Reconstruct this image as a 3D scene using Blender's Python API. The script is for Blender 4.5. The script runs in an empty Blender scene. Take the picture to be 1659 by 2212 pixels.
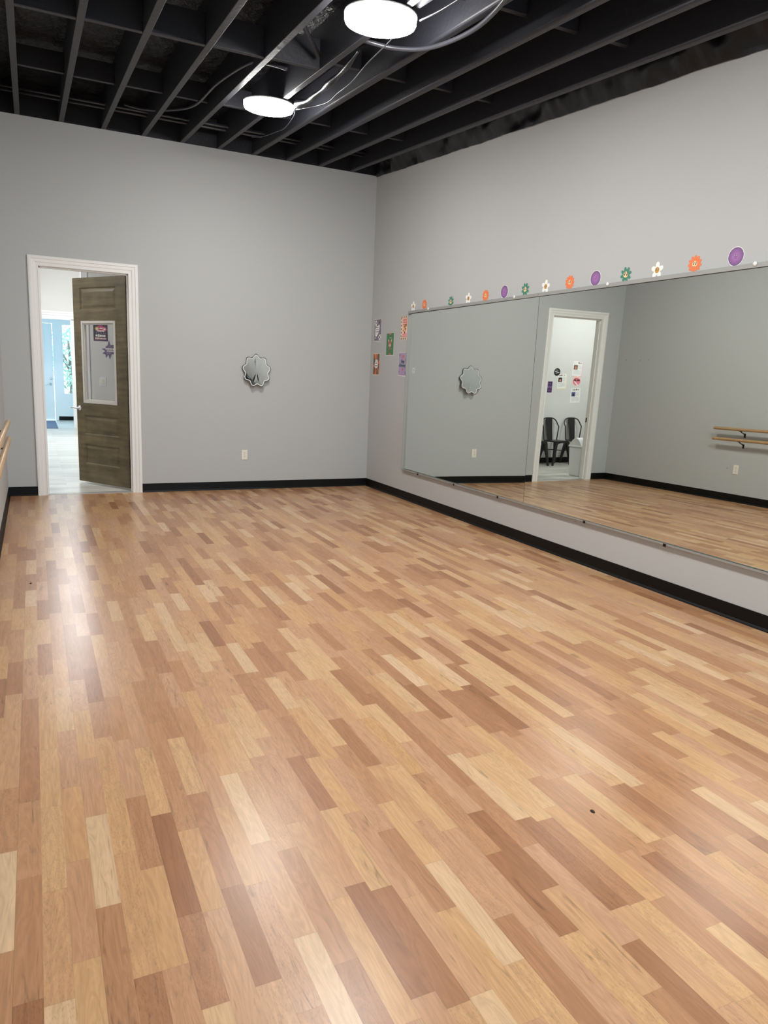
import bpy, bmesh, math, random
from mathutils import Vector, Matrix, noise
random.seed(7)
R = math.radians
SC = bpy.context.scene
COL = SC.collection

# ------------------------------------------------------------------ camera
CAMX, CAMY, CAMZ = 0.29444, -8.74573, 1.42797
YAW, PITCH, ROLL, FPX = 0.451494, -0.183439, 0.0401216, 1564.064
cd = bpy.data.cameras.new('camera'); cam = bpy.data.objects.new('camera', cd); COL.objects.link(cam)
cy, sy, cp, sp = math.cos(YAW), math.sin(YAW), math.cos(PITCH), math.sin(PITCH)
fw = Vector((sy*cp, cy*cp, sp)); rt = Vector((cy, -sy, 0)); up = rt.cross(fw)
c_, s_ = math.cos(ROLL), math.sin(ROLL)
r2 = c_*rt + s_*up; u2 = -s_*rt + c_*up
M = Matrix(((r2.x, u2.x, -fw.x, CAMX), (r2.y, u2.y, -fw.y, CAMY), (r2.z, u2.z, -fw.z, CAMZ), (0, 0, 0, 1)))
cam.matrix_world = M
cd.sensor_fit = 'VERTICAL'; cd.sensor_height = 36.0; cd.lens = FPX/2212*36.0
cd.clip_start = 0.02; cd.clip_end = 200
SC.camera = cam

# ------------------------------------------------------------------ world, light levels, exposure
LAMP = 60.0          # emission of the round ceiling lamps in the studio
LOBBY_LAMP = 100.0    # emission of the round lamps in the lobby
SKY = 2.5
LAMP_COL = (1.0, 0.985, 0.965)
vs = SC.view_settings
vs.view_transform = 'Standard'; vs.look = 'None'; vs.gamma = 1.0; vs.use_curve_mapping = False
vs.exposure = 1.0
w = bpy.data.worlds.new('daylight_sky'); SC.world = w; w.use_nodes = True
nt = w.node_tree; nt.nodes.clear()
wo = nt.nodes.new('ShaderNodeOutputWorld'); bg = nt.nodes.new('ShaderNodeBackground')
bg.inputs['Color'].default_value = (0.50, 0.80, 1.0, 1); bg.inputs['Strength'].default_value = SKY
nt.links.new(bg.outputs[0], wo.inputs[0])
SC.cycles.max_bounces = 12; SC.cycles.diffuse_bounces = 6; SC.cycles.glossy_bounces = 6
SC.cycles.transparent_max_bounces = 12
SC.cycles.sample_clamp_indirect = 8.0

# ------------------------------------------------------------------ room sizes
W, H, SL = 4.2517, 3.880, 0.0840     # width, joist underside at the far wall, slope of the roof
YR = -10.6                            # rear wall, behind the camera
DX0, DX1 = 0.289, 1.3875              # outer edges of the door casing
OX0, OX1, OZ = 0.392, 1.285, 2.437    # door opening
WT = 0.12                             # wall thickness
LY = 2.2                              # lobby wall that carries the chairs and papers
def cz(y): return H + SL*y
def srgb(r, g, b):
    f = lambda c: (c/255/12.92) if c/255 <= .04045 else ((c/255+.055)/1.055)**2.4
    return (f(r), f(g), f(b), 1)

# ------------------------------------------------------------------ materials
def mat(name, col, rough=.5, metal=0, bump=0, bscale=60, spec=.5, var=0, vscale=4, emit=None, es=0, coat=0):
    m = bpy.data.materials.new(name); m.use_nodes = True
    n = m.node_tree.nodes; l = m.node_tree.links; b = n['Principled BSDF']
    b.inputs['Base Color'].default_value = col if len(col) == 4 else (*col, 1)
    b.inputs['Roughness'].default_value = rough; b.inputs['Metallic'].default_value = metal
    b.inputs['Specular IOR Level'].default_value = spec
    if coat: b.inputs['Coat Weight'].default_value = coat; b.inputs['Coat Roughness'].default_value = .2
    tc = n.new('ShaderNodeTexCoord')
    if bump:
        t = n.new('ShaderNodeTexNoise'); t.inputs['Scale'].default_value = bscale; t.inputs['Detail'].default_value = 4
        l.new(tc.outputs['Object'], t.inputs['Vector'])
        bp = n.new('ShaderNodeBump'); bp.inputs['Strength'].default_value = bump; bp.inputs['Distance'].default_value = .01
        l.new(t.outputs['Fac'], bp.inputs['Height']); l.new(bp.outputs[0], b.inputs['Normal'])
    if var:
        t = n.new('ShaderNodeTexNoise'); t.inputs['Scale'].default_value = vscale; t.inputs['Detail'].default_value = 5
        l.new(tc.outputs['Object'], t.inputs['Vector'])
        mr = n.new('ShaderNodeMapRange'); mr.inputs['To Min'].default_value = 1-var; mr.inputs['To Max'].default_value = 1+var
        mr.inputs['From Min'].default_value = .3; mr.inputs['From Max'].default_value = .7
        l.new(t.outputs['Fac'], mr.inputs['Value'])
        mx = n.new('ShaderNodeVectorMath'); mx.operation = 'SCALE'; mx.inputs[0].default_value = b.inputs['Base Color'].default_value[:3]
        l.new(mr.outputs[0], mx.inputs['Scale']); l.new(mx.outputs[0], b.inputs['Base Color'])
    if emit: b.inputs['Emission Color'].default_value = (*emit, 1); b.inputs['Emission Strength'].default_value = es
    return m

def floor_mat():
    m = bpy.data.materials.new('strip_laminate'); m.use_nodes = True
    N = m.node_tree.nodes; L = m.node_tree.links; b = N['Principled BSDF']
    tc = N.new('ShaderNodeTexCoord'); sx = N.new('ShaderNodeSeparateXYZ'); L.new(tc.outputs['Object'], sx.inputs[0])
    def mth(op, a, bb=None, c=None):
        n = N.new('ShaderNodeMath'); n.operation = op
        for i, v in enumerate((a, bb, c)):
            if v is None: continue
            if isinstance(v, (int, float)): n.inputs[i].default_value = v
            else: L.new(v, n.inputs[i])
        return n.outputs[0]
    PW = 0.0645
    u = mth('DIVIDE', mth('ADD', sx.outputs[0], 0.0035), PW)
    colid = mth('FLOOR', u)
    fu = mth('FRACT', u)
    wn = N.new('ShaderNodeTexWhiteNoise'); wn.noise_dimensions = '1D'; L.new(colid, wn.inputs['W'])
    v = mth('ADD', mth('DIVIDE', sx.outputs[1], .41), mth('MULTIPLY', wn.outputs['Value'], 97.0))
    v = mth('ADD', v, mth('MULTIPLY', colid, 131.0))
    vo = N.new('ShaderNodeTexVoronoi'); vo.voronoi_dimensions = '1D'; vo.inputs['Scale'].default_value = 1; vo.inputs['Randomness'].default_value = .55
    L.new(v, vo.inputs['W'])
    ve = N.new('ShaderNodeTexVoronoi'); ve.voronoi_dimensions = '1D'; ve.feature = 'DISTANCE_TO_EDGE'; ve.inputs['Scale'].default_value = 1; ve.inputs['Randomness'].default_value = .55
    L.new(v, ve.inputs['W'])
    sc = N.new('ShaderNodeSeparateColor'); L.new(vo.outputs['Color'], sc.inputs[0])
    # grain: noise stretched along y, shifted per strip
    off = N.new('ShaderNodeCombineXYZ')
    L.new(mth('MULTIPLY', sc.outputs[0], 37.0), off.inputs[0]); L.new(mth('MULTIPLY', sc.outputs[1], 53.0), off.inputs[1]); L.new(mth('MULTIPLY', sc.outputs[2], 11.0), off.inputs[2])
    va = N.new('ShaderNodeVectorMath'); va.operation = 'ADD'; L.new(tc.outputs['Object'], va.inputs[0]); L.new(off.outputs[0], va.inputs[1])
    mp = N.new('ShaderNodeMapping'); mp.inputs['Scale'].default_value = (60, 4.5, 1); L.new(va.outputs[0], mp.inputs[0])
    g = N.new('ShaderNodeTexNoise'); g.inputs['Scale'].default_value = 1; g.inputs['Detail'].default_value = 5; g.inputs['Distortion'].default_value = 1.2
    L.new(mp.outputs[0], g.inputs['Vector'])
    mp2 = N.new('ShaderNodeMapping'); mp2.inputs['Scale'].default_value = (16, 1.9, 1); L.new(va.outputs[0], mp2.inputs[0])
    g2 = N.new('ShaderNodeTexNoise'); g2.inputs['Scale'].default_value = 1; g2.inputs['Detail'].default_value = 2; g2.inputs['Distortion'].default_value = 2.0
    L.new(mp2.outputs[0], g2.inputs['Vector'])
    # cathedral rings
    rg = mth('FRACT', mth('MULTIPLY', g2.outputs['Fac'], 7.0))
    rg = mth('ABSOLUTE', mth('SUBTRACT', rg, .5))
    # beech flecks on some strips
    mp3 = N.new('ShaderNodeMapping'); mp3.inputs['Scale'].default_value = (330, 90, 1); L.new(va.outputs[0], mp3.inputs[0])
    g3 = N.new('ShaderNodeTexNoise'); g3.inputs['Scale'].default_value = 1; g3.inputs['Detail'].default_value = 1; L.new(mp3.outputs[0], g3.inputs['Vector'])
    fl = mth('MULTIPLY', mth('GREATER_THAN', g3.outputs['Fac'], .60), mth('GREATER_THAN', sc.outputs[1], .72))
    # dark heartwood streaks on some strips
    mp4 = N.new('ShaderNodeMapping'); mp4.inputs['Scale'].default_value = (40, 5, 1); L.new(va.outputs[0], mp4.inputs[0])
    g4 = N.new('ShaderNodeTexNoise'); g4.inputs['Scale'].default_value = 1; g4.inputs['Detail'].default_value = 3; g4.inputs['Distortion'].default_value = 1.5; L.new(mp4.outputs[0], g4.inputs['Vector'])
    stx = N.new('ShaderNodeMapRange'); stx.inputs['From Min'].default_value = .60; stx.inputs['From Max'].default_value = .74; L.new(g4.outputs['Fac'], stx.inputs['Value'])
    streak = mth('MULTIPLY', stx.outputs[0], mth('GREATER_THAN', sc.outputs[2], .62))
    cr = N.new('ShaderNodeValToRGB'); L.new(sc.outputs[0], cr.inputs[0])
    e = cr.color_ramp.elements
    stops = [(0, (160, 110, 76)), (.12, (178, 128, 92)), (.34, (192, 143, 104)), (.52, (199, 153, 118)), (.74, (204, 157, 110)), (.90, (211, 170, 126)), (1, (218, 182, 145))]
    while len(e) < len(stops): e.new(.5)
    for q, (p_, c) in zip(e, stops): q.position = p_; q.color = srgb(*c)
    fac = mth('ADD', .665, mth('MULTIPLY', g.outputs['Fac'], .40))
    fac = mth('ADD', fac, mth('MULTIPLY', mth('SUBTRACT', rg, .25), .26))
    fac = mth('SUBTRACT', fac, mth('MULTIPLY', fl, .12))
    fac = mth('SUBTRACT', fac, mth('MULTIPLY', streak, .30))
    # joints
    e1 = mth('LESS_THAN', mth('MINIMUM', fu, mth('SUBTRACT', 1, fu)), .012)
    e2 = mth('LESS_THAN', ve.outputs['Distance'], .0035)
    pl = mth('LESS_THAN', mth('FRACT', mth('ADD', mth('DIVIDE', u, 3.0), .0025)), .012)
    jt = mth('MINIMUM', 1, mth('ADD', mth('ADD', mth('MULTIPLY', e1, .35), mth('MULTIPLY', e2, .45)), mth('MULTIPLY', pl, .6)))
    fac = mth('MULTIPLY', fac, mth('SUBTRACT', 1, mth('MULTIPLY', jt, .22)))
    sv = N.new('ShaderNodeVectorMath'); sv.operation = 'SCALE'; L.new(cr.outputs[0], sv.inputs[0]); L.new(fac, sv.inputs['Scale'])
    L.new(sv.outputs[0], b.inputs['Base Color'])
    b.inputs['Specular IOR Level'].default_value = .40
    rn = N.new('ShaderNodeTexNoise'); rn.inputs['Scale'].default_value = 1.4; rn.inputs['Detail'].default_value = 3; L.new(tc.outputs['Object'], rn.inputs['Vector'])
    mr = N.new('ShaderNodeMapRange'); mr.inputs['To Min'].default_value = FLOOR_R-.03; mr.inputs['To Max'].default_value = FLOOR_R+.03; L.new(rn.outputs['Fac'], mr.inputs['Value'])
    L.new(mr.outputs[0], b.inputs['Roughness'])
    bp = N.new('ShaderNodeBump'); bp.inputs['Strength'].default_value = .06; bp.inputs['Distance'].default_value = .002
    L.new(g.outputs['Fac'], bp.inputs['Height']); L.new(bp.outputs[0], b.inputs['Normal'])
    return m
FLOOR_R = .29

def plank_mat(name, c1, c2, pw, plen, rough):
    m = bpy.data.materials.new(name); m.use_nodes = True
    N = m.node_tree.nodes; L = m.node_tree.links; b = N['Principled BSDF']
    tc = N.new('ShaderNodeTexCoord')
    br = N.new('ShaderNodeTexBrick'); br.inputs['Scale'].default_value = 1; br.inputs['Brick Width'].default_value = plen; br.inputs['Row Height'].default_value = pw
    br.inputs['Mortar Size'].default_value = .0012; br.inputs['Color1'].default_value = srgb(*c1); br.inputs['Color2'].default_value = srgb(*c2)
    br.inputs['Mortar'].default_value = srgb(*[int(q*.8) for q in c2])
    L.new(tc.outputs['Object'], br.inputs['Vector'])
    mp = N.new('ShaderNodeMapping'); mp.inputs['Scale'].default_value = (2, 30, 1); L.new(tc.outputs['Object'], mp.inputs[0])
    g = N.new('ShaderNodeTexNoise'); g.inputs['Scale'].default_value = 1; g.inputs['Detail'].default_value = 5; L.new(mp.outputs[0], g.inputs['Vector'])
    mr = N.new('ShaderNodeMapRange'); mr.inputs['To Min'].default_value = .72; mr.inputs['To Max'].default_value = 1.15; mr.inputs['From Min'].default_value = .3; mr.inputs['From Max'].default_value = .7
    L.new(g.outputs['Fac'], mr.inputs['Value'])
    sv = N.new('ShaderNodeVectorMath'); sv.operation = 'SCALE'; L.new(br.outputs['Color'], sv.inputs[0]); L.new(mr.outputs[0], sv.inputs['Scale'])
    L.new(sv.outputs[0], b.inputs['Base Color']); b.inputs['Roughness'].default_value = rough
    return m

def foil_mat():
    m = mat('black_foil_insulation', (.007, .0073, .011), .36, spec=.5)
    N = m.node_tree.nodes; L = m.node_tree.links; b = N['Principled BSDF']; tc = N['Texture Coordinate']
    t = N.new('ShaderNodeTexNoise'); t.inputs['Scale'].default_value = 22; t.inputs['Detail'].default_value = 6; t.inputs['Distortion'].default_value = 1.5
    v = N.new('ShaderNodeTexVoronoi'); v.inputs['Scale'].default_value = 9
    L.new(tc.outputs['Object'], t.inputs['Vector']); L.new(tc.outputs['Object'], v.inputs['Vector'])
    a = N.new('ShaderNodeMath'); a.operation = 'ADD'; L.new(t.outputs['Fac'], a.inputs[0]); L.new(v.outputs['Distance'], a.inputs[1])
    bp = N.new('ShaderNodeBump'); bp.inputs['Strength'].default_value = .9; bp.inputs['Distance'].default_value = .03
    L.new(a.outputs[0], bp.inputs['Height']); L.new(bp.outputs[0], b.inputs['Normal'])
    return m

def stained_mat():
    m = bpy.data.materials.new('olive_brown_stained_wood'); m.use_nodes = True
    N = m.node_tree.nodes; L = m.node_tree.links; b = N['Principled BSDF']
    tc = N.new('ShaderNodeTexCoord')
    mp = N.new('ShaderNodeMapping'); mp.inputs['Scale'].default_value = (2.2, 5, 22); L.new(tc.outputs['Object'], mp.inputs[0])
    g = N.new('ShaderNodeTexNoise'); g.inputs['Scale'].default_value = 1; g.inputs['Detail'].default_value = 6; L.new(mp.outputs[0], g.inputs['Vector'])
    g2 = N.new('ShaderNodeTexNoise'); g2.inputs['Scale'].default_value = 5; g2.inputs['Detail'].default_value = 4; L.new(tc.outputs['Object'], g2.inputs['Vector'])
    ad = N.new('ShaderNodeMath'); ad.operation = 'MULTIPLY_ADD'; ad.inputs[1].default_value = .6; L.new(g.outputs['Fac'], ad.inputs[0])
    m2 = N.new('ShaderNodeMath'); m2.operation = 'MULTIPLY'; m2.inputs[1].default_value = .4; L.new(g2.outputs['Fac'], m2.inputs[0]); L.new(m2.outputs[0], ad.inputs[2])
    cr = N.new('ShaderNodeValToRGB'); L.new(ad.outputs[0], cr.inputs[0])
    cr.color_ramp.elements[0].position = .34; cr.color_ramp.elements[0].color = srgb(70, 60, 40)
    cr.color_ramp.elements[1].position = .68; cr.color_ramp.elements[1].color = srgb(114, 101, 72)
    L.new(cr.outputs[0], b.inputs['Base Color']); b.inputs['Roughness'].default_value = .42
    return m

def glass_mat(name, tint=(1, 1, 1), refl=.05):
    m = bpy.data.materials.new(name); m.use_nodes = True
    N = m.node_tree.nodes; L = m.node_tree.links; N.clear()
    o = N.new('ShaderNodeOutputMaterial'); t = N.new('ShaderNodeBsdfTransparent'); t.inputs[0].default_value = (*tint, 1)
    g = N.new('ShaderNodeBsdfGlossy'); g.inputs['Roughness'].default_value = .02
    x = N.new('ShaderNodeMixShader'); x.inputs[0].default_value = refl
    L.new(t.outputs[0], x.inputs[1]); L.new(g.outputs[0], x.inputs[2]); L.new(x.outputs[0], o.inputs[0])
    return m

def radial_mat(name, c0, c1, rad):
    m = mat(name, c0, .45); N = m.node_tree.nodes; L = m.node_tree.links; b = N['Principled BSDF']; tc = N['Texture Coordinate']
    ln = N.new('ShaderNodeVectorMath'); ln.operation = 'LENGTH'; L.new(tc.outputs['Object'], ln.inputs[0])
    mr = N.new('ShaderNodeMapRange'); mr.inputs['From Max'].default_value = rad; L.new(ln.outputs['Value'], mr.inputs['Value'])
    mx = N.new('ShaderNodeMix'); mx.data_type = 'RGBA'; mx.inputs['A'].default_value = c0; mx.inputs['B'].default_value = c1
    L.new(mr.outputs[0], mx.inputs['Factor']); L.new(mx.outputs['Result'], b.inputs['Base Color'])
    return m

MT = {}
MT['wall'] = mat('grey_wall_paint', srgb(186, 187, 186), .62, bump=.10, bscale=220, spec=.35)
MT['lobby_wall'] = mat('pale_wall_paint', srgb(222, 221, 218), .62, bump=.08, bscale=220, spec=.35)
MT['black_paint'] = mat('black_ceiling_paint', (.014, .0145, .020), .55, bump=.25, bscale=40, spec=.4)
MT['joist'] = mat('black_painted_lumber', (.022, .0228, .030), .5, bump=.25, bscale=30, spec=.5)
MT['foil'] = foil_mat()
MT['plastic'] = mat('black_plastic_film', (.005, .0052, .0075), .32, bump=.3, bscale=14, spec=.4)
MT['conduit'] = mat('black_painted_conduit', (.040, .041, .050), .30, spec=.6)
MT['floor'] = floor_mat()
MT['lobby_floor'] = plank_mat('pale_grey_vinyl_plank', (212, 209, 201), (188, 184, 175), .18, 1.2, .32)
MT['cove'] = mat('black_vinyl_cove_base', (.003, .003, .003), .5, spec=.22)
MT['trim'] = mat('white_trim_paint', srgb(239, 237, 233), .38, spec=.45)
MT['white'] = mat('white_gloss_paint', srgb(235, 236, 236), .35)
MT['mirror'] = mat('mirror_silver', (.80, .845, .80), 0.0, 1)
MT['mirror_small'] = mat('acrylic_mirror', (.74, .78, .77), .03, 1)
MT['bevel'] = mat('grey_mirror_edge', (.17, .17, .165), .15, .35)
MT['groove'] = mat('bright_cut_groove', (.92, .92, .91), .4, 0)
MT['alu'] = mat('brushed_aluminium', (.36, .36, .345), .5, .3)
MT['chrome'] = mat('satin_chrome', (.75, .75, .76), .2, 1)
MT['bronze'] = mat('dark_bronze_metal', (.035, .025, .02), .4, .7)
MT['stain'] = stained_mat()
MT['bead'] = mat('grey_glazing_bead', srgb(190, 186, 178), .4)
MT['glass'] = glass_mat('clear_pane')
MT['plate'] = mat('ivory_plastic', srgb(233, 228, 214), .3)
MT['slot'] = mat('dark_slot', (.02, .02, .02), .6)
MT['barre'] = mat('oiled_ash_wood', srgb(176, 142, 100), .38, var=.12, vscale=14)
MT['lampwhite'] = mat('white_lamp_housing', srgb(235, 235, 232), .35)
MT['lamp'] = mat('lit_lamp_diffuser', (.9, .9, .9), .4, emit=LAMP_COL, es=LAMP)
MT['lamp2'] = mat('lit_lobby_diffuser', (.9, .9, .9), .4, emit=(.95, .98, 1.0), es=LOBBY_LAMP)
MT['lamp3'] = mat('lit_hall_diffuser', (.9, .9, .9), .4, emit=(.95, .98, 1.0), es=LOBBY_LAMP*.28)
MT['lamp4'] = mat('lit_side_diffuser', (.9, .9, .9), .4, emit=(.97, .98, 1.0), es=LOBBY_LAMP*.54)
MT['blackmetal'] = mat('black_powder_coat', (.012, .012, .012), .35, spec=.5)
MT['bin'] = mat('white_plastic', srgb(232, 233, 234), .35)
MT['mat'] = mat('blue_grey_carpet', srgb(92, 104, 128), .95, var=.35, vscale=90)
MT['leaf'] = mat('green_leaf', srgb(150, 172, 150), .55, var=.3, vscale=3)
MT['bark'] = mat('grey_bark', srgb(120, 105, 92), .9, bump=.6, bscale=20)
MT['concrete'] = mat('pale_concrete', srgb(200, 200, 196), .9, var=.06)
for n, c in dict(paper=(246, 245, 241), orange=(240, 128, 78), orange2=(226, 108, 62), green=(62, 134, 110), cream=(252, 214, 160), gold=(232, 168, 60), yellow=(240, 196, 80),
                 ink=(24, 20, 22), pgreen=(58, 130, 76), prose=(206, 104, 96), ppeach=(238, 190, 160), pcream=(250, 228, 196), plav=(140, 124, 146), plav2=(118, 102, 124),
                 lilac=(178, 156, 196), lilac2=(120, 100, 132), teal=(44, 88, 88), straw=(226, 120, 118), brown=(122, 72, 66), dgreen=(66, 96, 80), olive=(120, 96, 58), rust=(214, 106, 72),
                 pink=(250, 205, 198), pinkdot=(240, 130, 150), dpurple=(74, 46, 92), purple2=(128, 100, 150), black=(30, 30, 32), silver=(200, 200, 202), greyline=(190, 190, 188),
                 night=(44, 30, 58), magenta=(200, 60, 120), photo1=(120, 90, 78), photo2=(96, 100, 150), skin=(214, 150, 124), yellowpaper=(250, 240, 190), pinkpaper=(244, 190, 206), starp=(96, 88, 132)).items():
    if n in ('plav', 'plav2', 'pgreen', 'prose', 'ppeach', 'pcream', 'lilac', 'lilac2', 'straw', 'brown', 'dgreen', 'olive', 'rust', 'teal', 'gold', 'yellow'): c = [q*.84+128*.16 for q in c]
    MT[n] = mat('print_'+n, srgb(*c), .5)
MT['purple'] = radial_mat('print_purple_disc', srgb(182, 120, 190), srgb(112, 80, 128), .058)

# ------------------------------------------------------------------ mesh helpers
class MB:
    """collects shapes into one mesh; every face carries the slot of the material given"""
    def __init__(self, *mats): self.bm = bmesh.new(); self.mats = list(mats); self.cur = 0
    def m(self, k):
        mm = MT[k] if isinstance(k, str) else k
        if mm not in self.mats: self.mats.append(mm)
        self.cur = self.mats.index(mm); return self
    def face(self, vs):
        try:
            f = self.bm.faces.new(vs); f.material_index = self.cur; return f
        except ValueError: return None
    def v(self, p): return self.bm.verts.new(p)
    def hexa(self, P):
        a = [self.v(p) for p in P]
        for i in ((0, 3, 2, 1), (4, 5, 6, 7), (0, 1, 5, 4), (1, 2, 6, 5), (2, 3, 7, 6), (3, 0, 4, 7)): self.face([a[j] for j in i])
        return self
    def box(self, x0, x1, y0, y1, z0, z1):
        return self.hexa([(x0, y0, z0), (x1, y0, z0), (x1, y1, z0), (x0, y1, z0), (x0, y0, z1), (x1, y0, z1), (x1, y1, z1), (x0, y1, z1)])
    def prism(self, pts, z0, z1, M=None):
        M = M or Matrix()
        a = [self.v(M @ Vector((x, y, z0))) for x, y in pts]; b = [self.v(M @ Vector((x, y, z1))) for x, y in pts]
        self.face(a[::-1]); self.face(b); n = len(pts)
        for i in range(n): self.face([a[i], a[(i+1) % n], b[(i+1) % n], b[i]])
        return self
    def tube(self, pts, r, n=10, cap=True):
        pts = [Vector(p) for p in pts]; rs = r if isinstance(r, (list, tuple)) else [r]*len(pts)
        rings = []; prev = None
        for i, p in enumerate(pts):
            t = (pts[min(i+1, len(pts)-1)] - pts[max(i-1, 0)]).normalized()
            if prev is None:
                a = Vector((0, 0, 1)) if abs(t.z) < .9 else Vector((1, 0, 0)); u = t.cross(a).normalized()
            else: u = (prev - t*prev.dot(t)).normalized()
            prev = u; w_ = t.cross(u)
            rings.append([self.v(p + rs[i]*(math.cos(2*math.pi*k/n)*u + math.sin(2*math.pi*k/n)*w_)) for k in range(n)])
        for A, B in zip(rings, rings[1:]):
            for k in range(n):
                f = self.face([A[k], A[(k+1) % n], B[(k+1) % n], B[k]])
                if f: f.smooth = True
        if cap: self.face(rings[0][::-1]); self.face(rings[-1])
        return self
    def lathe(self, prof, n=32, M=None):
        M = M or Matrix(); rings = []
        for r, z in prof:
            if r < 1e-6: rings.append([self.v(M @ Vector((0, 0, z)))])
            else: rings.append([self.v(M @ Vector((r*math.cos(2*math.pi*k/n), r*math.sin(2*math.pi*k/n), z))) for k in range(n)])
        for A, B in zip(rings, rings[1:]):
            for k in range(n):
                k2 = (k+1) % n
                if len(A) == 1 and len(B) == 1: continue
                f = self.face([A[0], B[k2], B[k]]) if len(A) == 1 else (self.face([A[k], A[k2], B[0]]) if len(B) == 1 else self.face([A[k], A[k2], B[k2], B[k]]))
                if f: f.smooth = True
        return self
    def build(self, name, parent=None, bevel=0, seg=2, M=None):
        me = bpy.data.meshes.new(name)
        bmesh.ops.recalc_face_normals(self.bm, faces=self.bm.faces)
        self.bm.to_mesh(me); self.bm.free()
        for m_ in self.mats: me.materials.append(m_)
        o = bpy.data.objects.new(name, me); COL.objects.link(o)
        if parent: o.parent = parent
        if M is not None: o.matrix_basis = M
        if bevel:
            md = o.modifiers.new('edge', 'BEVEL'); md.width = bevel; md.segments = seg; md.limit_method = 'ANGLE'; md.angle_limit = R(40)
        return o

def mb(k): return MB().m(k)
def tag(o, label=None, cat=None, group=None, kind=None):
    if label: o['label'] = label
    if cat: o['category'] = cat
    if group: o['group'] = group
    if kind: o['kind'] = kind
    return o
def thing(name, label, cat, M=None, group=None, kind=None):
    o = bpy.data.objects.new(name, None); COL.objects.link(o); o.empty_display_size = .05
    if M is not None: o.matrix_basis = M
    return tag(o, label, cat, group, kind)
def struct(o, label, cat): return tag(o, label, cat, None, 'structure')
def copy_tree(o, M):
    c = o.copy(); COL.objects.link(c); c.matrix_basis = M
    def rec(src, dst):
        for ch in list(src.children):
            d = ch.copy(); COL.objects.link(d); d.parent = dst; d.matrix_basis = ch.matrix_basis.copy(); rec(ch, d)
    rec(o, c); return c
# frames on walls: local x = right as seen, y = up, z = out of the wall
def on_back(x, z, y=0.0, rot=0):
    return Matrix(((1, 0, 0, x), (0, 0, -1, y), (0, 1, 0, z), (0, 0, 0, 1))) @ Matrix.Rotation(rot, 4, 'Z')
def on_right(y, z, x=None, rot=0):
    return Matrix(((0, 0, -1, W if x is None else x), (-1, 0, 0, y), (0, 1, 0, z), (0, 0, 0, 1))) @ Matrix.Rotation(rot, 4, 'Z')
def on_left(y, z, x=0.0, rot=0):
    return Matrix(((0, 0, 1, x), (1, 0, 0, y), (0, 1, 0, z), (0, 0, 0, 1))) @ Matrix.Rotation(rot, 4, 'Z')
def T(x, y, z, rz=0): return Matrix.Translation((x, y, z)) @ Matrix.Rotation(rz, 4, 'Z')
def ell(cx, cy_, rx, ry, n=20, rot=0):
    return [(cx + rx*math.cos(a)*math.cos(rot) - ry*math.sin(a)*math.sin(rot), cy_ + rx*math.cos(a)*math.sin(rot) + ry*math.sin(a)*math.cos(rot)) for a in [2*math.pi*i/n for i in range(n)]]
def rect(x0, x1, y0, y1): return [(x0, y0), (x1, y0), (x1, y1), (x0, y1)]
def text_into(m, s, size, cx, cy_, z0, z1, key, shear=0, sx=1.0, bold=.0):
    cu = bpy.data.curves.new('t', 'FONT'); cu.body = s; cu.size = size; cu.align_x = 'CENTER'; cu.align_y = 'CENTER'; cu.extrude = (z1-z0)/2; cu.offset = bold; cu.shear = shear
    o = bpy.data.objects.new('t', cu); COL.objects.link(o)
    dg = bpy.context.evaluated_depsgraph_get(); me = bpy.data.meshes.new_from_object(o.evaluated_get(dg))
    m.m(key)
    vs_ = [m.v((cx + v.co.x*sx, cy_ + v.co.y, (z0+z1)/2 + v.co.z)) for v in me.vertices]
    for p in me.polygons: m.face([vs_[i] for i in p.vertices])
    bpy.data.objects.remove(o); bpy.data.curves.remove(cu); bpy.data.meshes.remove(me)

# ------------------------------------------------------------------ studio shell
fl = mb('floor').box(-.05, W+.05, YR, 0.0, -.06, 0).build('floor'); struct(fl, 'three-strip beech laminate floor of the empty studio', 'floor')
m = mb('wall')
def wall_panel_y(m, x0, x1, z0, z1, y0, y1): m.box(x0, x1, y0, y1, z0, z1)
m.box(-.12, OX0-.02, 0, WT, -.06, H); m.box(OX1+.02, W+.12, 0, WT, -.06, H); m.box(OX0-.02, OX1+.02, 0, WT, OZ+.02, H)
m.m('black_paint').box(-.12, W+.12, 0, WT, H, H+.45)
struct(m.build('wall_back'), 'pale grey end wall with the doorway and the wavy mirror', 'wall')
def sidewall(x0, x1, name, label):
    m = mb('wall')
    m.hexa([(x0, YR, -.06), (x1, YR, -.06), (x1, 0, -.06), (x0, 0, -.06), (x0, YR, cz(YR)), (x1, YR, cz(YR)), (x1, 0, cz(0)), (x0, 0, cz(0))])
    m.m('black_paint').hexa([(x0, YR, cz(YR)), (x1, YR, cz(YR)), (x1, 0, cz(0)), (x0, 0, cz(0)), (x0, YR, cz(YR)+.45), (x1, YR, cz(YR)+.45), (x1, 0, cz(0)+.45), (x0, 0, cz(0)+.45)])
    struct(m.build(name), label, 'wall')
sidewall(W, W+.12, 'wall_right', 'pale grey long wall carrying the mirrors and flower stickers')
sidewall(-.12, 0, 'wall_left', 'pale grey long wall carrying the wooden barre')
m = mb('wall'); RX0, RX1, RZ0, RZ1 = 1.0, 4.1, .15, 2.45
m.box(-.12, RX0, YR-.12, YR, -.06, cz(YR)+.45); m.box(RX1, W+.12, YR-.12, YR, -.06, cz(YR)+.45); m.box(RX0, RX1, YR-.12, YR, -.06, RZ0); m.box(RX0, RX1, YR-.12, YR, RZ1, cz(YR)+.45)
struct(m.build('wall_rear'), 'plain grey wall with a daylight window behind the viewer', 'wall')
w3 = thing('window_3', 'wide storefront window in the wall behind the viewer', 'window', T(0, YR-.08, 0), kind='structure')
m = mb('trim')
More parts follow.
